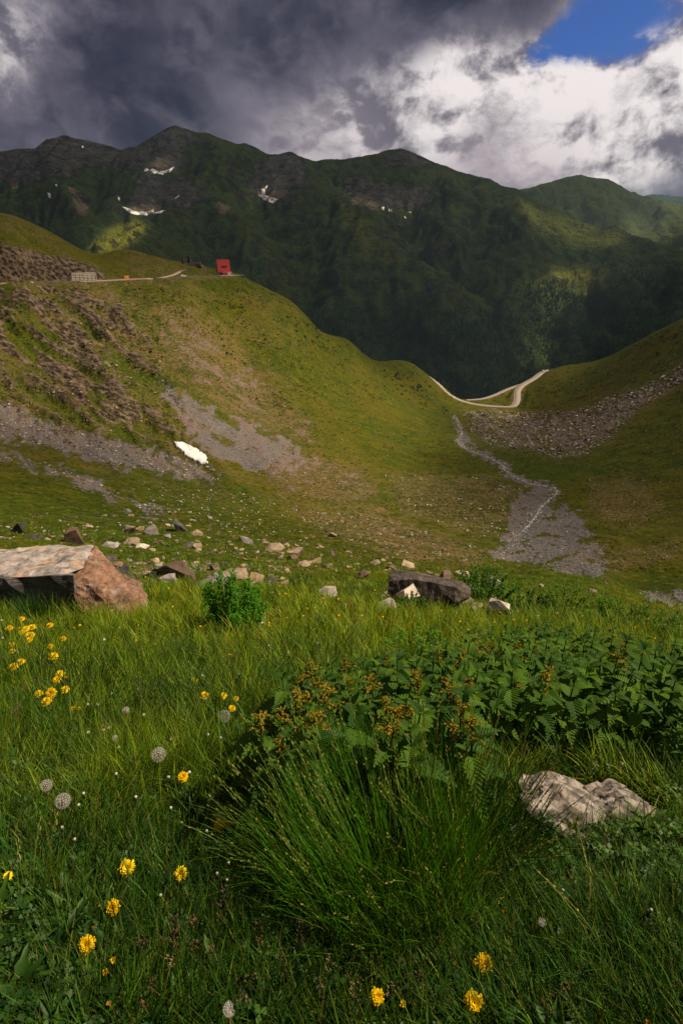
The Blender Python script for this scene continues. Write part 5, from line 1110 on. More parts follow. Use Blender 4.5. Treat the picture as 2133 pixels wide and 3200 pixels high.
# --- meadow grass
gp = []
for i in range(4): gp.append(tuft('tuft_a%d' % i, 10 + i, 20, 0.21, 0.0066, 0.055, 0.45, 0.9, LM['grass']))
for i in range(4): gp.append(tuft('tuft_b%d' % i, 20 + i, 20, 0.21, 0.0064, 0.055, 0.5, 1.0, LM['yel']))
for i in range(3): gp.append(tuft('tuft_c%d' % i, 30 + i, 14, 0.18, 0.0040, 0.06, 0.5, 1.0, LM['dry']))
for i in range(4): gp.append(tuft('tuft_d%d' % i, 40 + i, 20, 0.23, 0.0062, 0.06, 0.45, 1.0, LM['deep']))
for i in range(4): gp.append(tuft('tuft_e%d' % i, 50 + i, 20, 0.21, 0.0064, 0.055, 0.5, 1.0, LM['lime']))
def px_pts(n, u0=-250, u1=2383, v0=1835, v1=3420):
    return rng.uniform(u0, u1, n), rng.uniform(v0, v1, n)
NETTLE = [(770, 2300), (800, 2180), (900, 2090), (1080, 2040), (1250, 2010), (1400, 1985), (1500, 1945), (1700, 1930), (1900, 1950), (2133, 1990), (2330, 2000), (2330, 2400), (2000, 2350), (1800, 2340), (1620, 2350), (1560, 2310), (1400, 2330), (1200, 2320), (1000, 2290), (850, 2340)]
u, v = px_pts(20000); Q = hit(u, v); ok = ~np.isnan(Q[:, 0]) & (Q[:, 1] < 14.5); Q, u, v = Q[ok], u[ok], v[ok]
inn = inpoly(u, v - 130, NETTLE); ROCKS_NEAR = [(1640, 2440), (1750, 2430), (1900, 2460), (2000, 2500), (2133, 2560), (2133, 2620), (1900, 2640), (1760, 2610), (1660, 2530)]
keep = (~inn | (rng.random(len(u)) < .3)) & (rng.random(len(u)) > .45 * sst(v, 2450, 2750)) & ~inpoly(u, v, ROCKS_NEAR) & ~inpoly(u, v, [(-300, 1840), (240, 1840), (300, 1920), (440, 1930), (440, 1860), (200, 1840), (-300, 1900)])
Q, u, v = Q[keep], u[keep], v[keep]; n = len(u); print('tufts', n)
nz = fbm(Q[:, 0] / .6, Q[:, 1] / .6, 3, 66) + rng.normal(0, .16, n)
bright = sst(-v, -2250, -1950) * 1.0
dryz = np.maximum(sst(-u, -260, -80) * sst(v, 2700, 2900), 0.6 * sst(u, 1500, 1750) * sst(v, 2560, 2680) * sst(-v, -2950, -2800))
vignz = sst(v, 2450, 2800)  # vignette darkness put into the grass: darker kinds toward the frame bottom
pr_y = np.clip((0.20 + 0.68 * bright + .5 * nz) * (1 - .75 * vignz), 0.02, .97); pr_d = np.clip(.035 + .35 * dryz + .06 * bright * (nz > .1), 0, .6)
x = rng.random(n); idx = np.where(x < pr_d, 8 + rng.integers(0, 3, n), np.where(x < pr_d + pr_y * (1 - pr_d), 4 + rng.integers(0, 4, n), np.where(rng.random(n) < .5 - .35 * vignz, rng.integers(0, 4, n), 11 + rng.integers(0, 4, n))))
lim = sst(-v, -2120, -1960) * sst(-u, -1750, -1450) * sst(u, 150, 420); idx = np.where((idx < 8) & (rng.random(n) < .75 * lim), 15 + rng.integers(0, 4, n), idx)
sc = rng.uniform(.7, 1.25, n) * (0.80 + 0.55 * sst(Q[:, 1], 1.0, 3.5) + .45 * sst(Q[:, 1], 4, 9)) * (1 - .35 * dryz)
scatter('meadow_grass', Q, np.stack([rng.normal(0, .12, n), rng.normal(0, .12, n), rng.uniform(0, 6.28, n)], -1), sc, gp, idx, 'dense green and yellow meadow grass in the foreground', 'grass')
# finer, longer grass that fills the brighter meadow
gl = [tuft('fine_%d' % i, 60 + i, 34, 0.32, 0.0048, 0.05, 0.35, 1.0, LM['grass' if i % 2 else 'lime']) for i in range(5)]
u, v = px_pts(3000, -200, 2333, 1850, 2500); Q = hit(u, v); cl = fbm(Q[:, 0] / .5, Q[:, 1] / .5, 2, 88)
ok = ~np.isnan(Q[:, 0]) & (Q[:, 1] < 12) & ~inpoly(u, v - 130, NETTLE) & (cl > .05) & ~inpoly(u, v, [(-300, 1840), (240, 1840), (300, 1920), (440, 1930), (440, 1860), (200, 1840), (-300, 1900)]); Q = Q[ok]; n = len(Q)
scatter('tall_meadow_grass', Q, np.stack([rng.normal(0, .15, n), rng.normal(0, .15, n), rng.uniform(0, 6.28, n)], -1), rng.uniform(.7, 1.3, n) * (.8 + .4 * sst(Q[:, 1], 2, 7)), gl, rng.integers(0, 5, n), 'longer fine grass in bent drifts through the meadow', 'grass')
# sparse turf texture beyond the meadow edge
u, v = px_pts(9000, -100, 2233, 1640, 1930); Q = hit(u, v); ok = ~np.isnan(Q[:, 0]) & (Q[:, 1] > 11) & (Q[:, 1] < 60); Q = Q[ok]; n = len(Q)
tp = [tuft('turf_%d' % i, 80 + i, 14, 0.16, 0.012, 0.14, 0.8, 1.0, LM['yel' if i % 2 else 'grass'], 2) for i in range(4)]
scatter('turf_tufts', Q, np.stack([0 * Q[:, 0], 0 * Q[:, 0], rng.uniform(0, 6.28, n)], -1), rng.uniform(.7, 1.5, n) * (.8 + Q[:, 1] / 45), tp, rng.integers(0, 4, n), 'short turf tufts on the slope beyond the meadow', 'grass')
# --- broad leaves low in the sward
def strap_leaf(seed, L=0.12, w=0.032, lobes=5):
    r = random.Random(seed); V = []; F = []; k = 9
    for i in range(k):
        t = i / (k - 1); ww = w * (math.sin(math.pi * (t ** .75) * .96 + .06)) * (1 + (.35 if i % 2 else -.2)); z = .10 * math.sin(t * 2.0) * L * 6 * .35 - .02 * t * t
        x = L * t; V += [(x, -ww / 2, z + .006), (x, 0, z), (x, ww / 2, z + .006)]
    for i in range(k - 1):
        b = i * 3; F += [(b, b + 1, b + 4, b + 3), (b + 1, b + 2, b + 5, b + 4)]
    return V, F
def rosette(name, seed, n, L, w, mat):
    r = random.Random(seed); V = []; F = []
    for i in range(n):
        v_, f_ = strap_leaf(seed * 31 + i, L * r.uniform(.6, 1.1), w * r.uniform(.7, 1.2)); a = r.uniform(0, 6.28); el = r.uniform(.1, .9); M = Matrix.Rotation(a, 3, 'Z') @ Matrix.Rotation(-el, 3, 'Y') @ Matrix.Rotation(r.uniform(-.5, .5), 3, 'X'); b = len(V)
        V += [tuple(M @ Vector(q)) for q in v_]; F += [tuple(b + j for j in q) for q in f_]
    return mobj(name, mesh_np(name, np.array(V), F, mat, True), link=False)
def clover(name, seed, n, mat):
    r = random.Random(seed); V = []; F = []
    for i in range(n):
        a = r.uniform(0, 6.28); d = r.uniform(0, .06); c = Vector((d * math.cos(a), d * math.sin(a), r.uniform(.03, .10))); tl = Matrix.Rotation(r.uniform(-.6, .6), 3, 'X') @ Matrix.Rotation(r.uniform(-.6, .6), 3, 'Y'); s = r.uniform(.010, .019); ph = r.uniform(0, 6)
        for j in range(3):
            b = len(V); q = ph + j * 2.1
            for (x, y) in ((0, 0), (.7, -.45), (1.25, 0), (.7, .45)): V.append(tuple(c + tl @ Vector((s * (x * math.cos(q) - y * math.sin(q)), s * (x * math.sin(q) + y * math.cos(q)), .15 * s * x))))
            F.append((b, b + 1, b + 2, b + 3))
    return mobj(name, mesh_np(name, np.array(V), F, mat), link=False)
lp = [rosette('leaf_r%d' % i, 100 + i, 8, .13, .034, LM['broad']) for i in range(4)] + [clover('leaf_s%d' % i, 120 + i, 16, LM['broad']) for i in range(3)] + [rosette('leaf_t%d' % i, 130 + i, 5, .09, .05, LM['broad']) for i in range(2)]
u, v = px_pts(4200, -150, 2283, 2250, 3420); Q = hit(u, v); nz = fbm(Q[:, 0] / .4, Q[:, 1] / .4, 2, 99)
ok = ~np.isnan(Q[:, 0]) & ~inpoly(u, v - 100, NETTLE) & ~inpoly(u, v, ROCKS_NEAR) & ((nz > -.05) | (rng.random(len(u)) < .3)); Q, u, v = Q[ok], u[ok], v[ok]; n = len(Q)
idx = rng.integers(0, 9, n); idx = np.where((u > 1500) & (rng.random(n) < .6), 4 + rng.integers(0, 3, n), idx)
scatter('broad_leaf_cover', Q + np.stack([0 * u, 0 * u, rng.uniform(0, .05, n)], -1), np.stack([rng.normal(0, .15, n), rng.normal(0, .15, n), rng.uniform(0, 6.28, n)], -1), rng.uniform(.45, 1.0, n), lp, idx, 'low dandelion and clover leaves between the grass', 'leaves')
# --- individual grass tussocks
def tussock(u, v, h, n, L, w, spread, lean, bend, mat, label, seed, stalks=0, tilt=(0, 0)):
    p = hit(u, v)[0]; e = empty('grass_tussock', p); tag(e, label, 'grass')
    r = random.Random(seed); b = BL()
    for i in range(n):
        a = r.uniform(0, 6.28); rr = spread * math.sqrt(r.random()); ln = lean * r.uniform(.15, 1.2); a2 = a + r.gauss(0, .9)
        b.blade((rr * math.cos(a), rr * math.sin(a), -.02), (math.cos(a2) * ln + tilt[0], math.sin(a2) * ln + tilt[1]), L * r.uniform(.55, 1.08), w * r.uniform(.6, 1.2), bend * r.uniform(.3, 1.4), 6, r.uniform(-1.2, 1.2))
    mobj('blades', b.mesh('blades', LM[mat]), e)
    if stalks:
        b = BL(); tp_ = MB(); 
        for i in range(stalks):
            a = r.uniform(0, 6.28); rr = spread * math.sqrt(r.random()); ln = lean * .8 * r.uniform(.1, 1.0); d = (math.cos(a) * ln + tilt[0], math.sin(a) * ln + tilt[1]); L2 = L * r.uniform(.9, 1.25); n0 = b.n
            b.blade((rr * math.cos(a), rr * math.sin(a), 0), d, L2, .0026, bend * .7 * r.uniform(.4, 1.2), 7, 0, lambda t: 1.0)
            pts = b.V[n0:b.n]; tips = pts[-5:]
            for (q0, q1) in ((tips[0], tips[2]), (tips[2], tips[4])):
                for j in range(5):
                    t = j / 5; c = Vector(q0) * (1 - t) + Vector(q1) * t + Vector((r.uniform(-.004, .004), r.uniform(-.004, .004), 0)); dd = (Vector(q1) - Vector(q0)).normalized() * .009; sdv = Vector((r.uniform(-1, 1), r.uniform(-1, 1), r.uniform(-.3, .6))) * .0022
                    tp_.poly([c, c + dd * .5 + sdv, c + dd * 1.4, c + dd * .5 - sdv])
        mobj('stalks', b.mesh('stalks', LM['stem']), e); tag(tp_.build('seed_tips', LM['tip'], e), kind='stuff')
    return e
tussock(1210, 2800, .5, 3400, .50, .0042, .27, .19, .60, 'tus', 'large fine grass tussock with pale seed tips at bottom centre', 1, 110, (-.06, .02))
tussock(1010, 2720, .4, 800, .42, .0044, .18, .34, .9, 'tus', 'grass tussock left beside the large bottom centre one', 2, 60, (-.15, .05))
tussock(1440, 2740, .4, 900, .42, .0044, .18, .34, .9, 'deep', 'grass tussock between the large tussock and the banded boulder', 3, 80, (.05, .05))
tussock(500, 2170, .3, 420, .36, .0040, .09, .5, 1.0, 'grass', 'dense green grass fountain below the slab boulder', 4, 0)
tussock(590, 2090, .3, 380, .34, .0042, .09, .5, 1.0, 'grass', 'bright grass tussock right of the green fountain', 5, 0)
tussock(340, 2110, .3, 380, .38, .0042, .09, .6, 1.2, 'deep', 'drooping dark grass tussock beside the yellow flowers', 6, 0, (.25, 0))
tussock(120, 1960, .4, 420, .55, .0060, .16, .25, .5, 'deep', 'tall dark grass tussock in front of the slab boulder', 7, 0)
tussock(700, 2230, .3, 300, .30, .0036, .08, .5, 1.0, 'grass', 'grass tussock at the left end of the nettles', 8, 10)
tussock(1180, 2010, .3, 300, .36, .0048, .10, .45, .9, 'yel', 'yellow green grass tussock above the middle of the nettles', 9, 10)
tussock(300, 2580, .25, 350, .24, .0030, .09, .5, .9, 'grass', 'short grass tussock near the two low seed heads', 10, 0)
tussock(90, 2900, .2, 380, .22, .0030, .10, .6, .9, 'yel', 'dry yellowish grass tussock at the lower left corner', 11, 10)
tussock(1950, 3060, .3, 380, .30, .0036, .12, .5, .9, 'deep', 'dark grass tussock at the lower right corner', 12, 10)
# a few tall dark stems standing before the slab
for i, (u0, v0, v1) in enumerate(((300, 1935, 1775), (322, 1930, 1890), (265, 1940, 1870))):
    p = hit(u0, v0)[0]; L = (v0 - v1) * (p[1] * CP - p[2] * SP) / FPX * 1.05; e = empty('tall_grass', p); tag(e, ('tallest dark seed stem before the rusty end of the slab', 'short dark seed stem right of the tallest one', 'middle dark seed stem left of the tallest one')[i], 'grass')
    b = BL(); b.blade((0, 0, 0), (.05, 0), L, .006, .25, 8, .5, lambda t: .6 + (1.4 if t > .75 else 0)); mobj('stalk', b.mesh('stalk', LM['seed']), e)

# --- nettles
def nettle_leaf(seed):
    r = random.Random(seed); k = 11; V = []; F = []; mid = []
    drp = r.uniform(.25, .6)
    def zc(x): return .12 * math.sin(x * 2.2) - drp * x * x
    for i in range(k): x = i / (k - 1); mid.append(len(V)); V.append((x, 0, zc(x)))
    for s in (-1, 1):
        edge = []; m = 2 * (k - 1)
        for i in range(m + 1):
            x = i / m; wv = .52 * (math.sin(math.pi * min(1, x ** .62)) ** .9 if x < 1 else 0) * (1 - .25 * x) * .5
            if i % 2: wv = wv * 1.16 + .010; x2 = min(1, x + .018)
            else: wv *= .93; x2 = x
            edge.append(len(V)); V.append((x2, s * wv, zc(x) + wv * .32))
        for i in range(k - 1):
            a, b = mid[i], mid[i + 1]; e0, e1, e2 = edge[2 * i], edge[2 * i + 1], edge[2 * i + 2]
            fs = [(a, e0, e1), (a, e1, b), (b, e1, e2)]
            F += [q if s < 0 else q[::-1] for q in fs]
    return mesh_np('leaf', np.array(V), F, LM['nettle'], False)
NL = [nettle_leaf(i) for i in range(5)]
def catkins(seed):
    r = random.Random(seed); mb = MB()
    for i in range(22):
        t = i / 21; z0 = .0 + .115 * t; a = r.uniform(0, 6.28); Lc = .050 * (1 - t * .65) * r.uniform(.7, 1.2)
        for j in range(8):
            q = j / 7; c = Vector((math.cos(a) * (.004 + Lc * q), math.sin(a) * (.004 + Lc * q), z0 + Lc * (.9 * q - .55 * q * q))); s = .0058 * r.uniform(.6, 1.2)
            d1 = Vector((r.uniform(-1, 1), r.uniform(-1, 1), r.uniform(-1, 1))).normalized() * s; d2 = d1.cross(Vector((r.uniform(-1, 1), .3, r.uniform(-1, 1)))).normalized() * s
            b = len(mb.v); mb.v += [tuple(c + d1), tuple(c + d2), tuple(c - d1 - d2 * .4), tuple(c + d1.cross(d2).normalized() * s)]; mb.f += [(b, b + 1, b + 2), (b, b + 1, b + 3), (b + 1, b + 2, b + 3), (b, b + 2, b + 3)]
    return mb.mesh('flower_spike', LM['catkin'])
CK = [catkins(i) for i in range(4)]
STM = [MB().tube([(0, 0, -.03), (.01, .005, .3), (0, 0, .62), (.004, 0, 1.0)], [.0075, .0065, .005, .0028], 5).mesh('stem', LM['stem']) for _ in range(1)]
def nettle(p, h, yaw, nodes, spike, label, group, r):
    e = empty('nettle', p, yaw); tag(e, label, 'nettle', group); e.rotation_euler = (r.uniform(-.12, .12), r.uniform(-.12, .12), yaw)
    s = mobj('stem', STM[0], e); s.scale = (1, 1, h)
    for i in range(nodes):
        t = i / max(1, nodes - 1); z = h * (1 - .02 - .17 * (nodes - 1 - i) - .02 * (nodes - 1 - i) ** 1.0) if False else h - .012 - (nodes - 1 - i) * h * .125
        if z < .05: continue
        Ls = (.058 + .068 * min(1, (nodes - 1 - i) / 2.2)) * r.uniform(.85, 1.2) * (.9 + .25 * (h > .5))
        for sd in (0, math.pi):
            l = mobj('leaf', NL[r.randrange(5)], e); l.location = (0, 0, z); l.scale = (Ls, Ls * r.uniform(.9, 1.15), Ls)
            l.rotation_euler = (r.uniform(-.3, .3), -(.55 - .75 * min(1, (nodes - 1 - i) / 3.0)) + r.uniform(-.15, .2), sd + (i % 2) * math.pi / 2 + r.uniform(-.3, .3))
    if spike:
        c = mobj('flower_spike', CK[r.randrange(4)], e); q = r.uniform(.75, 1.15); c.scale = (q, q, q * r.uniform(.8, 1.2)); c.location = (.004, 0, h - .06); c.rotation_euler = (0, 0, r.uniform(0, 6.28))
    return e
rn = random.Random(3)
PR = [(p_) for p_ in ((1170, 2200), (985, 2360 - 40), (1005, 2230), (1090, 2110), (1300, 2230), (1295, 2200), (1350, 2120), (1255, 2280), (1330, 2320), (1390, 2270), (1520, 2240), (1560, 2230), (1580, 2210), (1360, 2270), (1290, 2360 - 60), (1690, 2080), (1790, 2110), (1400, 2010), (1490, 2000), (1510, 2010), (1120, 2080), (1225, 2120), (900, 2150), (910, 2190), (930, 2230), (850, 2300), (880, 2260), (1050, 2170), (1000, 2120), (1440, 2160), (1480, 2170), (1670, 2020), (1920, 2050), (1930, 2080), (1900, 2040), (1400, 2150))]
us = [p_[0] for p_ in PR]; vs = [p_[1] for p_ in PR]
a, b = ground_pts(NETTLE, 2600); us = np.concatenate([us, a]); vs = np.concatenate([vs, b]); hs = np.concatenate([rng.uniform(.46, .60, len(PR)), rng.uniform(.32, .60, len(a))])
Q = hit(us, vs, hs + .03, y0=.8); kept = []; nn = 0; NET = []
for i in range(len(us)):
    if np.isnan(Q[i, 0]) or Q[i, 1] > 6.2 or Q[i, 1] < 1.35: continue
    if Q[i, 0] > .5 and Q[i, 1] < 2.05: continue
    md = (.075 if i < len(PR) else .100) + .020 * max(0, Q[i, 1] - 2.5)
    if any((Q[i, 0] - k[0]) ** 2 + (Q[i, 1] - k[1]) ** 2 < md * md for k in kept): continue
    kept.append(Q[i]); nn += 1
    spk = i < len(PR) or (rn.random() < .12 and Q[i, 0] < 1.4)
    NET.append((Q[i], hs[i], rn.uniform(0, 6.28), 6 if Q[i, 1] < 2.4 else 5, spk, us[i]))
    if nn >= 330: break
NET.sort(key=lambda t: t[0][1]); RW = ['front', 'second', 'third', 'fourth', 'fifth', 'sixth', 'seventh', 'back']
for k in range(8):
    part = sorted(NET[k * len(NET) // 8:(k + 1) * len(NET) // 8], key=lambda t: t[5])
    for j, t in enumerate(part): nettle(t[0], t[1], t[2], t[3], t[4], ('nettle with golden flower spike' if t[4] else 'leafy nettle without flower spike') + ', %s from left in the %s row of the patch' % (nth(j + 1), RW[k]), 'nettles of the patch', rn)
print('nettles', nn)

# --- composite flowers
def flower_head(seed, nrow=(26, 22, 16, 10), rad=.021, cup=.0):
    r = random.Random(seed); V = []; F = []
    for k, n in enumerate(nrow):
        el = .12 + cup + .28 * k
        for i in range(n):
            a = 2 * math.pi * (i + r.random() * .6) / n; L = rad * (1 - .20 * k) * r.uniform(.85, 1.12); w = .0042; e = el + r.uniform(-.08, .12)
            c, s = math.cos(a), math.sin(a); b = len(V)
            for (x, y) in ((.12, -.35), (.12, .35), (.62, .5), (.62, -.5), (1.0, .38), (1.0, -.38)):
                d = L * x; z = d * math.sin(e) - .25 * d * d / L * (k == 0) + k * .0012; h = d * math.cos(e); V.append((c * h - s * y * w, s * h + c * y * w, z))
            F += [(b, b + 1, b + 2, b + 3), (b + 3, b + 2, b + 4, b + 5)]
    return np.array(V), F
FH = [mesh_np('flower_head', *flower_head(i), LM['petal']) for i in range(4)]; FO = [mesh_np('flower_head', *flower_head(i, (14, 12, 8), .018, .75), LM['petal']) for i in range(2)]; FB = [mesh_np('flower_head', *flower_head(9 + i, (10, 9), .015, 1.0), LM['opetal']) for i in range(2)]
def calyx():
    mb = MB(); mb.tube([(0, 0, -.012), (0, 0, -.006), (0, 0, .002)], [.0025, .0060, .0070], 8); return mb.mesh('bracts', LM['stem'], True)
CX = calyx()
def seed_ball(seed, rad=.020, n=95, half=False):
    r = random.Random(seed); V = []; F = []
    for i in range(n):
        z = 1 - 2 * (i + .5) / n; a = i * 2.39996; q = math.sqrt(1 - z * z); d = Vector((q * math.cos(a), q * math.sin(a), z))
        if half and d.x > .35: continue
        t = d.cross(Vector((.3, .2, .9))).normalized(); u_ = d.cross(t); b = len(V)
        V += [tuple(d * rad * .1 - t * .00025), tuple(d * rad * .1 + t * .00025), tuple(d * rad * .8)]; F.append((b, b + 1, b + 2))
        for k in range(7):
            w = k * .9 + r.random() * .3; x = t * math.cos(w) + u_ * math.sin(w); y = d.cross(x); c = d * rad * .78; e = c + d * rad * .22 + x * rad * .26; b = len(V)
            V += [tuple(c - y * .0003), tuple(c + y * .0003), tuple(e)]; F.append((b, b + 1, b + 2))
    return mesh_np('pappus_ball', np.array(V), F, LM['pappus'])
SB = [seed_ball(1), seed_ball(2), seed_ball(3, half=True)]
core = MB().tube([(0, 0, -.004), (0, 0, .0), (0, 0, .004)], [.002, .0042, .0015], 7).mesh('seed_core', LM['seed'], True)
BD = MB().tube([(0, 0, -.012), (0, 0, -.004), (0, 0, .001)], [.0018, .0042, .0034], 7).mesh('bracts', LM['stem'], True); BT = MB().tube([(0, 0, .0008), (0, 0, .0035), (0, 0, .0065)], [.0036, .0046, .0020], 7).mesh('white_tuft', LM['pappus'], True)
def stem_to(e, top, base, mat, rad=.0017, sway=.02, r=random):
    a = Vector(base) - Vector(top); d = Vector((r.uniform(-sway, sway), r.uniform(-sway, sway), 0))
    pts = [Vector((0, 0, -.008)), a * .35 + d + Vector((0, 0, -.0)), a * .7 + d * .9, a + Vector((0, 0, -.02))]
    P = smooth_line([tuple(q) for q in pts], 4); MB().tube([tuple(q) for q in P], [rad * (.8 + .4 * i / len(P)) for i in range(len(P))], 5).build('stem', mat, e, True)
def face_rot(f, r, yawspread=.5):
    # f = 0 looks straight up, 1 turns to the camera
    up = Vector((r.uniform(-.15, .15), r.uniform(-.15, .15), 1)).normalized(); d = (up * (1 - f) + Vector((r.uniform(-.2, .2), -.75, .65)) * f).normalized()
    return d.to_track_quat('Z', 'Y').to_euler()
rf_ = random.Random(8)
def flower(u, v, px, f, label, kind='open', h=.16, group=None):
    p = hit(u, v, h)[0]
    if np.isnan(p[0]): return
    top = p + [0, 0, h]; e = empty('flower', top); tag(e, label, 'flower', group); dist = top[1] * CP - top[2] * SP; s = px * dist / FPX / .042
    src = {'open': FH, 'half': FO, 'bud': FB}[kind]; hd = mobj('flower_head', src[rf_.randrange(len(src))], e); hd.scale = (s, s, s); hd.rotation_euler = face_rot(f, rf_)
    c = mobj('bracts', CX, e); c.scale = (s, s, s); c.rotation_euler = hd.rotation_euler
    stem_to(e, top, p + [rf_.uniform(-.03, .03), rf_.uniform(.0, .03), 0], LM['stem' if rf_.random() < .7 else 'rstem'], .0026 * max(1, s * .8), .015, rf_)
UL = [(69, 1934, 20, .1), (30, 1964, 24, .5), (102, 1960, 26, .2), (81, 1966, 24, .2), (64, 1965, 14, .2), (68, 1976, 18, .4), (93, 1987, 31, .35), (156, 1954, 22, .1), (91, 2000, 20, .2), (198, 1996, 20, .1), (35, 2014, 20, .1), (51, 2014, 12, .2), (40, 2035, 21, .1), (158, 2020, 20, .3), (167, 2051, 30, .15), (65, 2069, 28, .15), (42, 2084, 31, .2), (187, 2107, 30, .35), (177, 2125, 26, .5), (207, 2120, 20, .1), (159, 2166, 34, 1.0), (121, 2168, 26, .4), (204, 2155, 27, .3), (145, 2192, 32, .25), (230, 2216, 26, .3), (251, 2215, 20, .3)]
ordw = ['leftmost', 'second from left', 'third from left', 'fourth from left', 'fifth from left', 'sixth from left', 'seventh from left', 'eighth from left', 'ninth from left', 'tenth from left', 'eleventh from left', 'twelfth from left', 'thirteenth from left']
for band, lo, hi in (('top band', 0, 2010), ('middle band', 2010, 2090), ('bottom band', 2090, 2300)):
    L = sorted([q for q in UL if lo <= q[1] < hi])
    for i, (u, v, px, f) in enumerate(L): flower(u, v, px, f, 'yellow flower, %s, %s of the upper left cluster' % (ordw[i], band), 'half' if px < 16 or (u in (207, 230, 251)) else 'open', .20, 'yellow flowers of the upper left cluster')
for (u, v, px, f, k, lab) in [(607, 2125, 22, .1, 'open', 'flat yellow flower left of the nettle patch, highest of its group'), (639, 2173, 27, .15, 'open', 'flat yellow flower above the tilted seed head'), (697, 2175, 26, .1, 'open', 'flat yellow flower right above the tilted seed head'), (736, 2184, 20, .1, 'open', 'small yellow flower touching the left edge of the nettles'), (724, 2213, 24, .2, 'open', 'yellow flower just right of the tilted seed head'), (571, 2427, 34, .5, 'open', 'yellow flower between big seed head and nettles'), (558, 2340, 12, .2, 'bud', 'small orange bud right of the big round seed head'), (717, 2046, 12, .3, 'open', 'tiny yellow flower in the bright meadow above the nettles'),
                          (690, 2576, 46, .3, 'open', 'left flower of the pair in the lower middle'), (722, 2572, 44, .3, 'half', 'right flower of the overlapping pair in the lower middle'), (780, 2558, 46, .4, 'open', 'round yellow flower right of the overlapping pair'), (615, 2481, 16, .2, 'bud', 'small orange bud above the overlapping pair'), (396, 2711, 50, .8, 'open', 'large starry yellow flower left of centre in the dark grass'), (564, 2731, 44, .8, 'open', 'starry yellow flower above the lower middle'), (352, 2837, 46, .9, 'open', 'bright yellow flower beside an orange bud'), (314, 2831, 24, .4, 'bud', 'orange bud left of the bright yellow flower'), (271, 2952, 52, .8, 'open', 'large yellow flower at lower left'),
                          (356, 3001, 34, .5, 'half', 'half open yellow flower below the large one at lower left'), (333, 3037, 32, .4, 'half', 'half open yellow flower, lower of the two at lower left'), (342, 3134, 38, .6, 'bud', 'orange wilting flower at the bottom left'), (24, 2738, 28, .4, 'open', 'yellow flower at the left edge'), (292, 2898, 26, .4, 'bud', 'orange bud above the large lower left flower'), (1512, 3011, 58, .8, 'open', 'large starry yellow flower at lower right'), (1479, 3130, 60, .8, 'open', 'large yellow flower at the bottom right of centre'), (1178, 3113, 46, .5, 'open', 'yellow flower at the bottom centre'),
                          (1257, 3137, 36, .5, 'half', 'half open yellow flower right of the bottom centre one'), (1294, 3137, 26, .4, 'bud', 'orange bud at the bottom centre'), (2019, 3191, 30, .4, 'bud', 'orange bud at the bottom right edge'), (1420, 3008, 26, .4, 'bud', 'wilted orange flower left of the large lower right one'), (1480, 3005, 30, .4, 'bud', 'orange flower tucked behind the large lower right one'), (1570, 2848, 26, .4, 'bud', 'orange bud under the large grass tussock'), (18, 2830, 18, .3, 'bud', 'small orange bud at the left edge'), (832, 2380, 16, .3, 'bud', 'orange bud in the dark under the nettles')]:
    flower(u, v, px, f, lab, k, .15 if v > 2500 else .18)
def clock(u, v, px, label, half=False, h=.2):
    p = hit(u, v, h)[0]; top = p + [0, 0, h]; e = empty('dandelion_clock', top); tag(e, label, 'seed head'); dist = top[1] * CP - top[2] * SP; s = px * dist / FPX / .042
    b = mobj('pappus_ball', SB[2 if half else rf_.randrange(2)], e); b.scale = (s, s, s * (1 if not half else .9)); b.rotation_euler = (rf_.uniform(0, 1), rf_.uniform(0, 1), rf_.uniform(0, 6)); c = mobj('seed_core', core, e); c.scale = (s * 1.3,) * 3
    stem_to(e, top, p + [rf_.uniform(-.03, .03), rf_.uniform(0, .03), 0], LM['rstem'], .0032, .02, rf_)
for a_ in ((496, 2358, 50, 'big round white seed head left of the nettles'), (700, 2238, 46, 'tilted white seed head near the flat yellow flowers', True), (393, 2221, 28, 'small white seed head high on the left', True), (360, 2307, 22, 'smallest white seed head left of the big round one', True), (146, 2454, 40, 'grey white seed head at left, upper of two'), (197, 2503, 52, 'wide white seed head at left, lower of two'), (945, 2629, 48, 'white seed head beside the large tussock'), (717, 3153, 46, 'dull seed head at the bottom', True), (1694, 2880, 30, 'shaded grey seed head at lower right', True)): clock(*a_)
BUDS = [(276, 2291), (340, 2277), (324, 2284), (373, 2338), (449, 2236), (433, 2158), (534, 2313), (651, 2298), (689, 2307), (706, 2358), (592, 2415), (527, 2430), (364, 2420), (262, 2481), (247, 2517), (425, 2492), (534, 2526), (632, 2536), (646, 2598), (677, 2632), (918, 2401), (631, 2114), (747, 2110), (643, 2187), (350, 2170), (234, 2624), (714, 2697), (502, 2799), (678, 2731), (709, 2750), (1469, 2478), (1757, 2783), (2032, 2844), (840, 2020), (900, 2043), (991, 2012), (305, 2204), (276, 2204), (665, 2220), (195, 2587)]
BUDS.sort()
def near_name(i):
    u, v = BUDS[i]; c = 'left of centre' if u < 480 else ('middle left' if u < 760 else ('centre' if u < 1100 else 'right side')); d = 'upper' if v < 2200 else ('mid-height' if v < 2500 else 'lower'); return '%s %s' % (d, c)
cnt = {}
for i, (u, v) in enumerate(BUDS):
    h = .17; p = hit(u, v, h)[0]
    if np.isnan(p[0]): continue
    z = near_name(i); cnt[z] = cnt.get(z, 0) + 1
    top = p + [0, 0, h]; e = empty('flower_bud', top); tag(e, 'closed white-tipped bud, %s of the %s meadow' % (ordw[cnt[z] - 1], z), 'bud', 'closed white-tipped buds')
    dist = top[1] * CP - top[2] * SP; s = max(.8, 10 * dist / FPX / .0092)
    for nm, me in (('bracts', BD), ('white_tuft', BT)): o = mobj(nm, me, e); o.scale = (s, s, s)
    stem_to(e, top, p + [rf_.uniform(-.06, .06), rf_.uniform(-.02, .05), 0], LM['rstem' if rf_.random() < .45 else 'stem'], .0016 * s ** .5, .025, rf_)
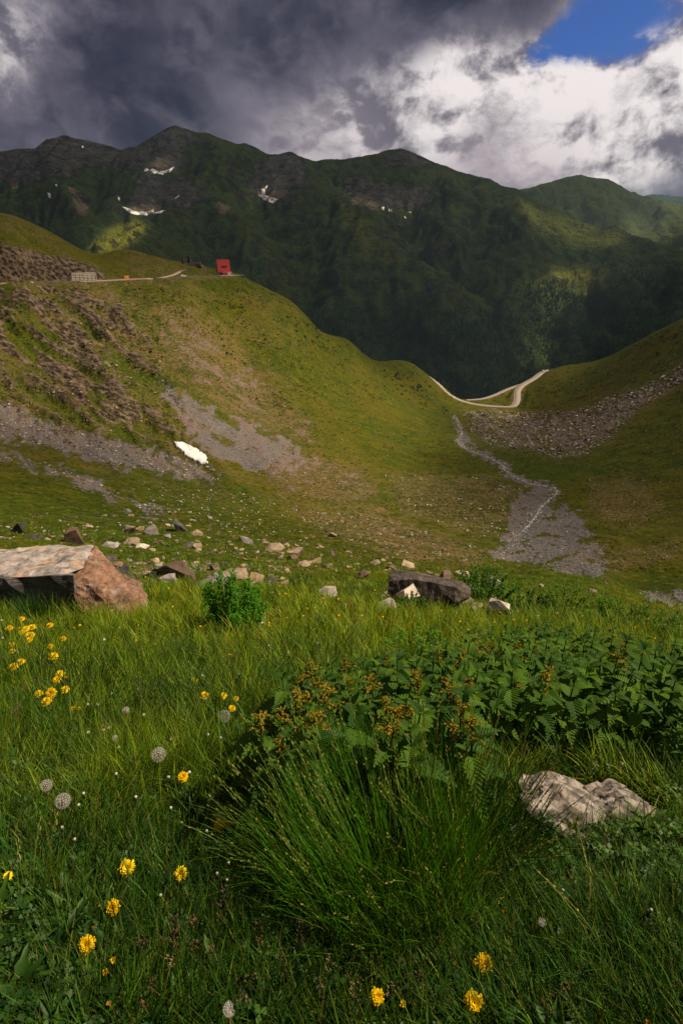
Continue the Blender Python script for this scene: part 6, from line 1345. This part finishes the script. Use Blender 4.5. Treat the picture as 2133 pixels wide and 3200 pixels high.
# bent reddish stalks lying in the grass
for (pts, lab) in (([(250, 2548, .05), (295, 2572, .09), (340, 2598, .06)], 'bent red stalk below the wide white seed head'), ([(395, 2610, .02), (385, 2540, .08), (368, 2480, .13)], 'thick upright red stalk left of centre'), ([(520, 2570, .03), (570, 2530, .09), (620, 2500, .11)], 'slanting red stalk toward the overlapping pair'), ([(245, 2780, .06), (280, 2750, .10), (325, 2728, .09)], 'curved red stalk left of the starry flower'), ([(265, 2812, .05), (300, 2780, .08), (330, 2760, .07)], 'lower curved red stalk left of the starry flower'), ([(1930, 2990, .03), (1980, 2920, .10), (2035, 2885, .14)], 'red bent stalk at the right, bare of its flower'), ([(1850, 2950, .05), (1900, 2930, .10), (1955, 2920, .10)], 'horizontal brown stalk at the lower right'), ([(1835, 2920, .03), (1840, 2850, .10), (1846, 2790, .15)], 'straight tan stalk at lower right')):
    W3 = [hit(u, v, h)[0] + [0, 0, h] for u, v, h in pts]; e = empty('flower_stalk', W3[0]); tag(e, lab, 'stalk'); P = smooth_line([q - W3[0] for q in W3], 5); MB().tube([tuple(q) for q in P], .0028, 6).build('stem', LM['rstem'], e, True)

# --- brown seed grass
def panicle(seed, n=34, L=.10, w=.035):
    r = random.Random(seed); mb = MB(); b = BL()
    for i in range(n):
        t = r.random(); a = r.uniform(0, 6.28); rr = w * (1 - t * .7) * r.uniform(.2, 1); c = Vector((math.cos(a) * rr, math.sin(a) * rr, -L * (1 - t) + .25 * rr)); s = .0036 * r.uniform(.7, 1.3); d = Vector((r.uniform(-.5, .5), r.uniform(-.5, .5), 1)).normalized() * s * 1.7; x = d.cross(Vector((r.uniform(-1, 1), r.uniform(-1, 1), .1))).normalized() * s * .6; y = d.cross(x).normalized() * s * .6
        k = len(mb.v); mb.v += [tuple(c - d), tuple(c + x), tuple(c + y), tuple(c - x), tuple(c - y), tuple(c + d)]
        for q in ((0, 1, 2), (0, 2, 3), (0, 3, 4), (0, 4, 1), (5, 2, 1), (5, 3, 2), (5, 4, 3), (5, 1, 4)): mb.f.append(tuple(k + j for j in q))
    return mb.mesh('panicle', LM['seed'])
PN = [panicle(i) for i in range(5)]
PAN = [(540, 2860), (560, 2890), (575, 2920), (530, 2930), (555, 2960), (520, 2990), (590, 2870), (600, 2940), (430, 2930), (450, 2960), (660, 2960), (690, 2820), (680, 2850), (700, 2770), (810, 2880), (805, 2930), (930, 2880), (955, 2890), (940, 2930), (1140, 2880), (1110, 2920), (1240, 2985), (1300, 2990), (1310, 3040), (1290, 3060), (1275, 3050), (1215, 3080), (1410, 2960), (1450, 2970), (1375, 2930), (1100, 3070), (1110, 3110), (1720, 3090), (1760, 3080), (1700, 3120), (880, 3000), (900, 3040), (1000, 3060), (1020, 3000), (440, 3120), (470, 3080), (780, 3060), (1480, 2870), (1610, 2700), (75, 2100), (60, 2135), (85, 2150), (110, 2110), (60, 2200), (45, 2215), (310, 2370), (420, 2360), (570, 2400), (760, 3100)]
PAN.sort(); cnt = {}
for (u, v) in PAN:
    h = .17 if v > 2300 else .22; p = hit(u, v, h)[0]
    if np.isnan(p[0]): continue
    z = 'bottom left' if v > 2600 and u < 500 else ('bottom, left of centre' if v > 2600 and u < 900 else ('bottom centre' if v > 2600 and u < 1330 else ('bottom right' if v > 2600 else ('upper left flower cluster' if v < 2250 else 'mid-left meadow')))); cnt[z] = cnt.get(z, 0) + 1
    top = p + [0, 0, h]; e = empty('seed_grass', top); k = cnt[z]; tag(e, 'brown grass seed head, %s in the %s' % (ordw[k - 1] if k <= 13 else 'number %d from left' % k, z), 'grass', 'brown seed heads in the grass'); q = rf_.uniform(.8, 1.3)
    o = mobj('panicle', PN[rf_.randrange(5)], e); o.scale = (q, q, q); o.rotation_euler = (rf_.uniform(-.4, .4), rf_.uniform(-.4, .4), rf_.uniform(0, 6)); stem_to(e, top, p + [rf_.uniform(-.05, .05), rf_.uniform(-.02, .04), 0], LM['rstem'], .0011, .02, rf_)

# --- shrubs
def shrub(u, v, wpx, hpx, label, seed, nl=900, leaf=(.05, .014), mat='shrub', name='shrub', up=.3):
    p = hit(u, v + hpx * .5)[0]; dist = p[1] * CP - p[2] * SP; w = wpx * dist / FPX; h = hpx * dist / FPX * 1.15; r = random.Random(seed); e = empty(name, p); tag(e, label, 'shrub' if name == 'shrub' else 'plant')
    V = []; F = []; sm = MB(); ns = max(9, int(nl / 42)); per = nl // ns
    for i in range(ns):
        a = r.uniform(0, 6.28); q = math.sqrt(r.random()); bx, by = math.cos(a) * q * w * .28, math.sin(a) * q * w * .28; tx, ty = math.cos(a) * q * w * .52, math.sin(a) * q * w * .45; tz = h * (1 - .45 * q * q) * r.uniform(.7, 1.05)
        A = Vector((bx, by, -.03)); B = Vector((tx, ty, tz)); sm.tube([tuple(A), tuple(A.lerp(B, .5) + Vector((0, 0, h * .06))), tuple(B)], [.006 * w, .005 * w, .003 * w], 4, False)
        for j in range(per):
            t = r.uniform(.18, 1.03); c = A.lerp(B, t) + Vector((0, 0, h * .24 * t * (1 - t))); a2 = r.uniform(0, 6.28); el = r.uniform(-.5, .9) + up * t; d = Vector((math.cos(a2) * math.cos(el), math.sin(a2) * math.cos(el), math.sin(el))); L = leaf[0] * r.uniform(.6, 1.2) * (w if w > 1 else 1); W2 = leaf[1] * r.uniform(.7, 1.2) * (w if w > 1 else 1); s = d.cross(Vector((0, 0, 1))).normalized() * W2; n_ = s.cross(d).normalized() * L; b = len(V)
            V += [tuple(c), tuple(c + d * L * .45 + s + n_ * .05), tuple(c + d * L - n_ * .25), tuple(c + d * L * .45 - s + n_ * .05)]; F.append((b, b + 1, b + 2, b + 3))
    mobj('foliage', mesh_np('foliage', np.array(V), F, LM[mat]), e); sm.build('stems', LM['stem'], e); return e
shrub(735, 1890, 215, 185, 'bright green willowherb clump with narrow leaves in the left meadow', 1, 2000, (.085, .010), 'willow', 'willowherb', .5)
shrub(1505, 1822, 190, 110, 'dark green leafy shrub behind the right end of the dark block', 2, 1500, (.055, .016))
shrub(1290, 1890, 130, 66, 'low dark shrub in front of the dark block', 3, 900, (.05, .015))
shrub(945, 1815, 90, 60, 'small green shrub right of the tan upright boulder', 4, 500, (.05, .014))
shrub(1640, 1880, 170, 80, 'green shrub right of the pale grey boulder', 5, 1000, (.05, .015)); shrub(1760, 1880, 170, 90, 'green shrub in the middle of the right hedge', 6, 1000, (.05, .015))
shrub(1880, 1905, 160, 90, 'green shrub at the right of the hedge', 7, 900, (.05, .014), 'willow'); shrub(1580, 1850, 140, 70, 'loose green shrub behind the pale grey boulder', 8, 800, (.05, .014), 'willow'); shrub(1990, 1930, 170, 80, 'dark shrub near the right edge above the nettles', 9, 800, (.05, .014)); shrub(2100, 1960, 150, 80, 'shrub at the right edge above the nettles', 10, 800, (.05, .014))
shrub(2120, 2320, 170, 260, 'feathery dark plant at the right edge beside the nettles', 12, 1200, (.045, .006), 'deep' if False else 'shrub', 'shrub', .3)
shrub(500, 1850, 120, 40, 'low leafy plant right of the rusty boulder end', 13, 500, (.04, .012), 'willow', 'herb')
shrub(1300, 2010, 190, 110, 'mixed herb clump above the nettles', 14, 900, (.05, .008), 'willow', 'herb')
# --- small far flowers
def dot(name, mat): mb = MB(); mb.tube([(0, 0, .14), (0, 0, .15), (0, 0, .158)], [.004, .014, .006], 6); return mobj(name, mb.mesh(name, mat), link=False)
dp = [dot('dot_a', LM['petal']), dot('dot_b', LM['pappus'])]
u, v = px_pts(170, 0, 2133, 1790, 2060); Q = hit(u, v); ok = ~np.isnan(Q[:, 0]) & (Q[:, 1] < 16); Q = Q[ok]; n = len(Q)
scatter('meadow_flowers', Q, np.stack([0 * Q[:, 0], 0 * Q[:, 0], rng.uniform(0, 6, n)], -1), rng.uniform(.7, 1.3, n) * (.7 + .06 * Q[:, 1]), dp, (rng.random(n) < .35).astype(int), 'tiny yellow and white flowers dotted through the bright meadow', 'flowers')
# ------------------------------------------------------------------ cloud sheet added out of frame, its gaps shaped to light chosen patches
CZ = 2600.0
dx_, dy_ = np.meshgrid(np.linspace(-1700, 7600, 260), np.linspace(200, 7000, 200))
zz = np.full(dx_.shape, -60.0); k_ = (SUN[0] / SUN[2], SUN[1] / SUN[2])
def height_any(x, y):
    g_ = ground(np.clip(x, -(y + C0) * .99, (y + C0) * .99), np.clip(y, 1, 1450))
    m_ = bil(MZ, np.clip((x - MX[0, 0]) / (MX[0, -1] - MX[0, 0]), 0, 1) * (MX.shape[1] - 1), np.clip((y - MY[0, 0]) / (MY[-1, 0] - MY[0, 0]), 0, 1) * (MX.shape[0] - 1))
    return np.where(y > 4300, 150.0, np.where(y > 1480, m_, g_))
for _ in range(6):
    gx_ = dx_ - k_[0] * (CZ - zz); gy_ = np.maximum(dy_ - k_[1] * (CZ - zz), 1.0); zz = 0.5 * zz + 0.5 * height_any(gx_, gy_)
lu, lv = proj(np.stack([gx_, gy_, zz], -1)); ly = gy_
L = np.where(ly > 4300, .40, np.where(ly > 1400, 0.20, np.where(ly < 40, 0.95, 0.34)))
for poly, val, cond in (([(280, 800), (300, 745), (370, 705), (430, 685), (455, 720), (410, 765), (330, 815)], .95, 'm'), ([(1600, 620), (1700, 660), (1800, 700), (1900, 715), (1960, 745), (1900, 800), (1780, 780), (1680, 730), (1620, 690)], .75, 'm'),
                        ([(1670, 880), (1760, 840), (1890, 850), (1860, 920), (1800, 960), (1770, 1010), (1760, 1130), (1690, 1130), (1690, 1000)], 1.0, 'm'), ([(1640, 590), (1720, 610), (1820, 690), (1780, 710), (1700, 670)], 1.0, 'f'), ([(1870, 690), (1960, 690), (2140, 750), (2140, 820), (1980, 780)], 1.0, 'f'),
                        ([(1300, 540), (1560, 580), (1640, 700), (1450, 760), (1250, 700)], .28, 'm'), ([(1050, 620), (1190, 770), (1100, 810), (1000, 700)], .28, 'm'), ([(1080, 600), (1200, 620), (1210, 660), (1100, 650)], .5, 'm'),
                        ([(560, 930), (900, 980), (1300, 1230), (1500, 1400), (1560, 1700), (1100, 1790), (800, 1640), (640, 1300)], .98, 'v'), ([(1280, 1130), (1800, 1130), (1720, 1300), (1400, 1300)], .9, 'v'), ([(1720, 1200), (2200, 960), (2200, 1720), (1720, 1620)], .24, 'v'), ([(-200, 600), (0, 660), (300, 790), (650, 825), (650, 850), (300, 868), (-200, 880)], .40, 'v'), ([(-100, 890), (500, 870), (620, 1300), (500, 1400), (-100, 1250)], .85, 'v')):
    m_ = {'m': (ly > 1480) & (ly < 4200), 'f': ly >= 4200, 'v': (ly < 1400) & (ly > 40)}[cond]
    s_ = softpoly(lu, lv, poly, 18, int(poly[0][0]) + 3) * m_; L = L * (1 - s_) + val * s_
for cx_, cy_, rx_, ry_ in ((505, 535, 50, 16), (435, 662, 62, 16), (835, 615, 40, 34), (155, 612, 16, 16), (1210, 655, 40, 12), (560, 615, 16, 10), (1270, 668, 24, 10)):
    s_ = np.exp(-(((lu - cx_) / rx_) ** 2 + ((lv - cy_) / ry_) ** 2) ** 2) * ((ly > 1480) & (ly < 4200)); L = L * (1 - s_) + 1.0 * s_  # gaps opened over the snow patches to put sun on them
L = np.clip(L * (1 + .35 * fbm(dx_ / 260, dy_ / 260, 4, 12)), 0.02, 1)
for _ in range(2):
    Lp = np.pad(L, 1, 'edge'); L = (Lp[1:-1, 1:-1] * 4 + Lp[:-2, 1:-1] + Lp[2:, 1:-1] + Lp[1:-1, :-2] + Lp[1:-1, 2:]) / 8
den = 1 - L
edge = np.minimum(np.minimum(dx_ - dx_.min(), dx_.max() - dx_), np.minimum(dy_ - dy_.min(), dy_.max() - dy_)); den *= sst(edge, 0, 250)
def shade_cloud_mat():
    m, g = newmat('shade_cloud'); a = g.n('ShaderNodeAttribute', {'attribute_name': 'sun_block'}); f = g.n('ShaderNodeSeparateColor', Color=a.outputs['Color']).outputs[0]
    w = g.n('ShaderNodeMixShader', i0=.35, i1=g.n('ShaderNodeBsdfDiffuse', Color=(.8, .8, .82, 1)).outputs[0], i2=g.n('ShaderNodeBsdfTranslucent', Color=(.8, .8, .82, 1)).outputs[0])
    t = g.n('ShaderNodeMixShader', i0=f, i1=g.n('ShaderNodeBsdfTransparent').outputs[0], i2=w.outputs[0]); g.L.new(t.outputs[0], g.out.inputs[0]); return m
V = np.stack([dx_, dy_, CZ + 90 * fbm(dx_ / 500, dy_ / 500, 4, 31) + 60 * den], -1).reshape(-1, 3)
co = mobj('shade_clouds', mesh_np('shade_clouds', V, grid_faces(*dx_.shape), shade_cloud_mat(), True, {'sun_block': rgb3(den, den, den)})); tag(co, 'unseen cloud sheet added above the frame to shade the land in patches', 'shade_clouds', kind='stuff')
# ------------------------------------------------------------------ air
hz = MB().box((0, 0, 55), (64000, 64000, 1500)).build('haze', None); tag(hz, 'thin blue mountain haze filling the air', 'haze', kind='stuff')
m, g = newmat('mountain_air'); pv = g.n('ShaderNodeVolumePrincipled'); pv.inputs['Color'].default_value = (.50, .74, 1.0, 1); pv.inputs['Density'].default_value = 2.8e-5; pv.inputs['Anisotropy'].default_value = 0.2
g.L.new(pv.outputs[0], g.out.inputs['Volume']); hz.data.materials.append(m)
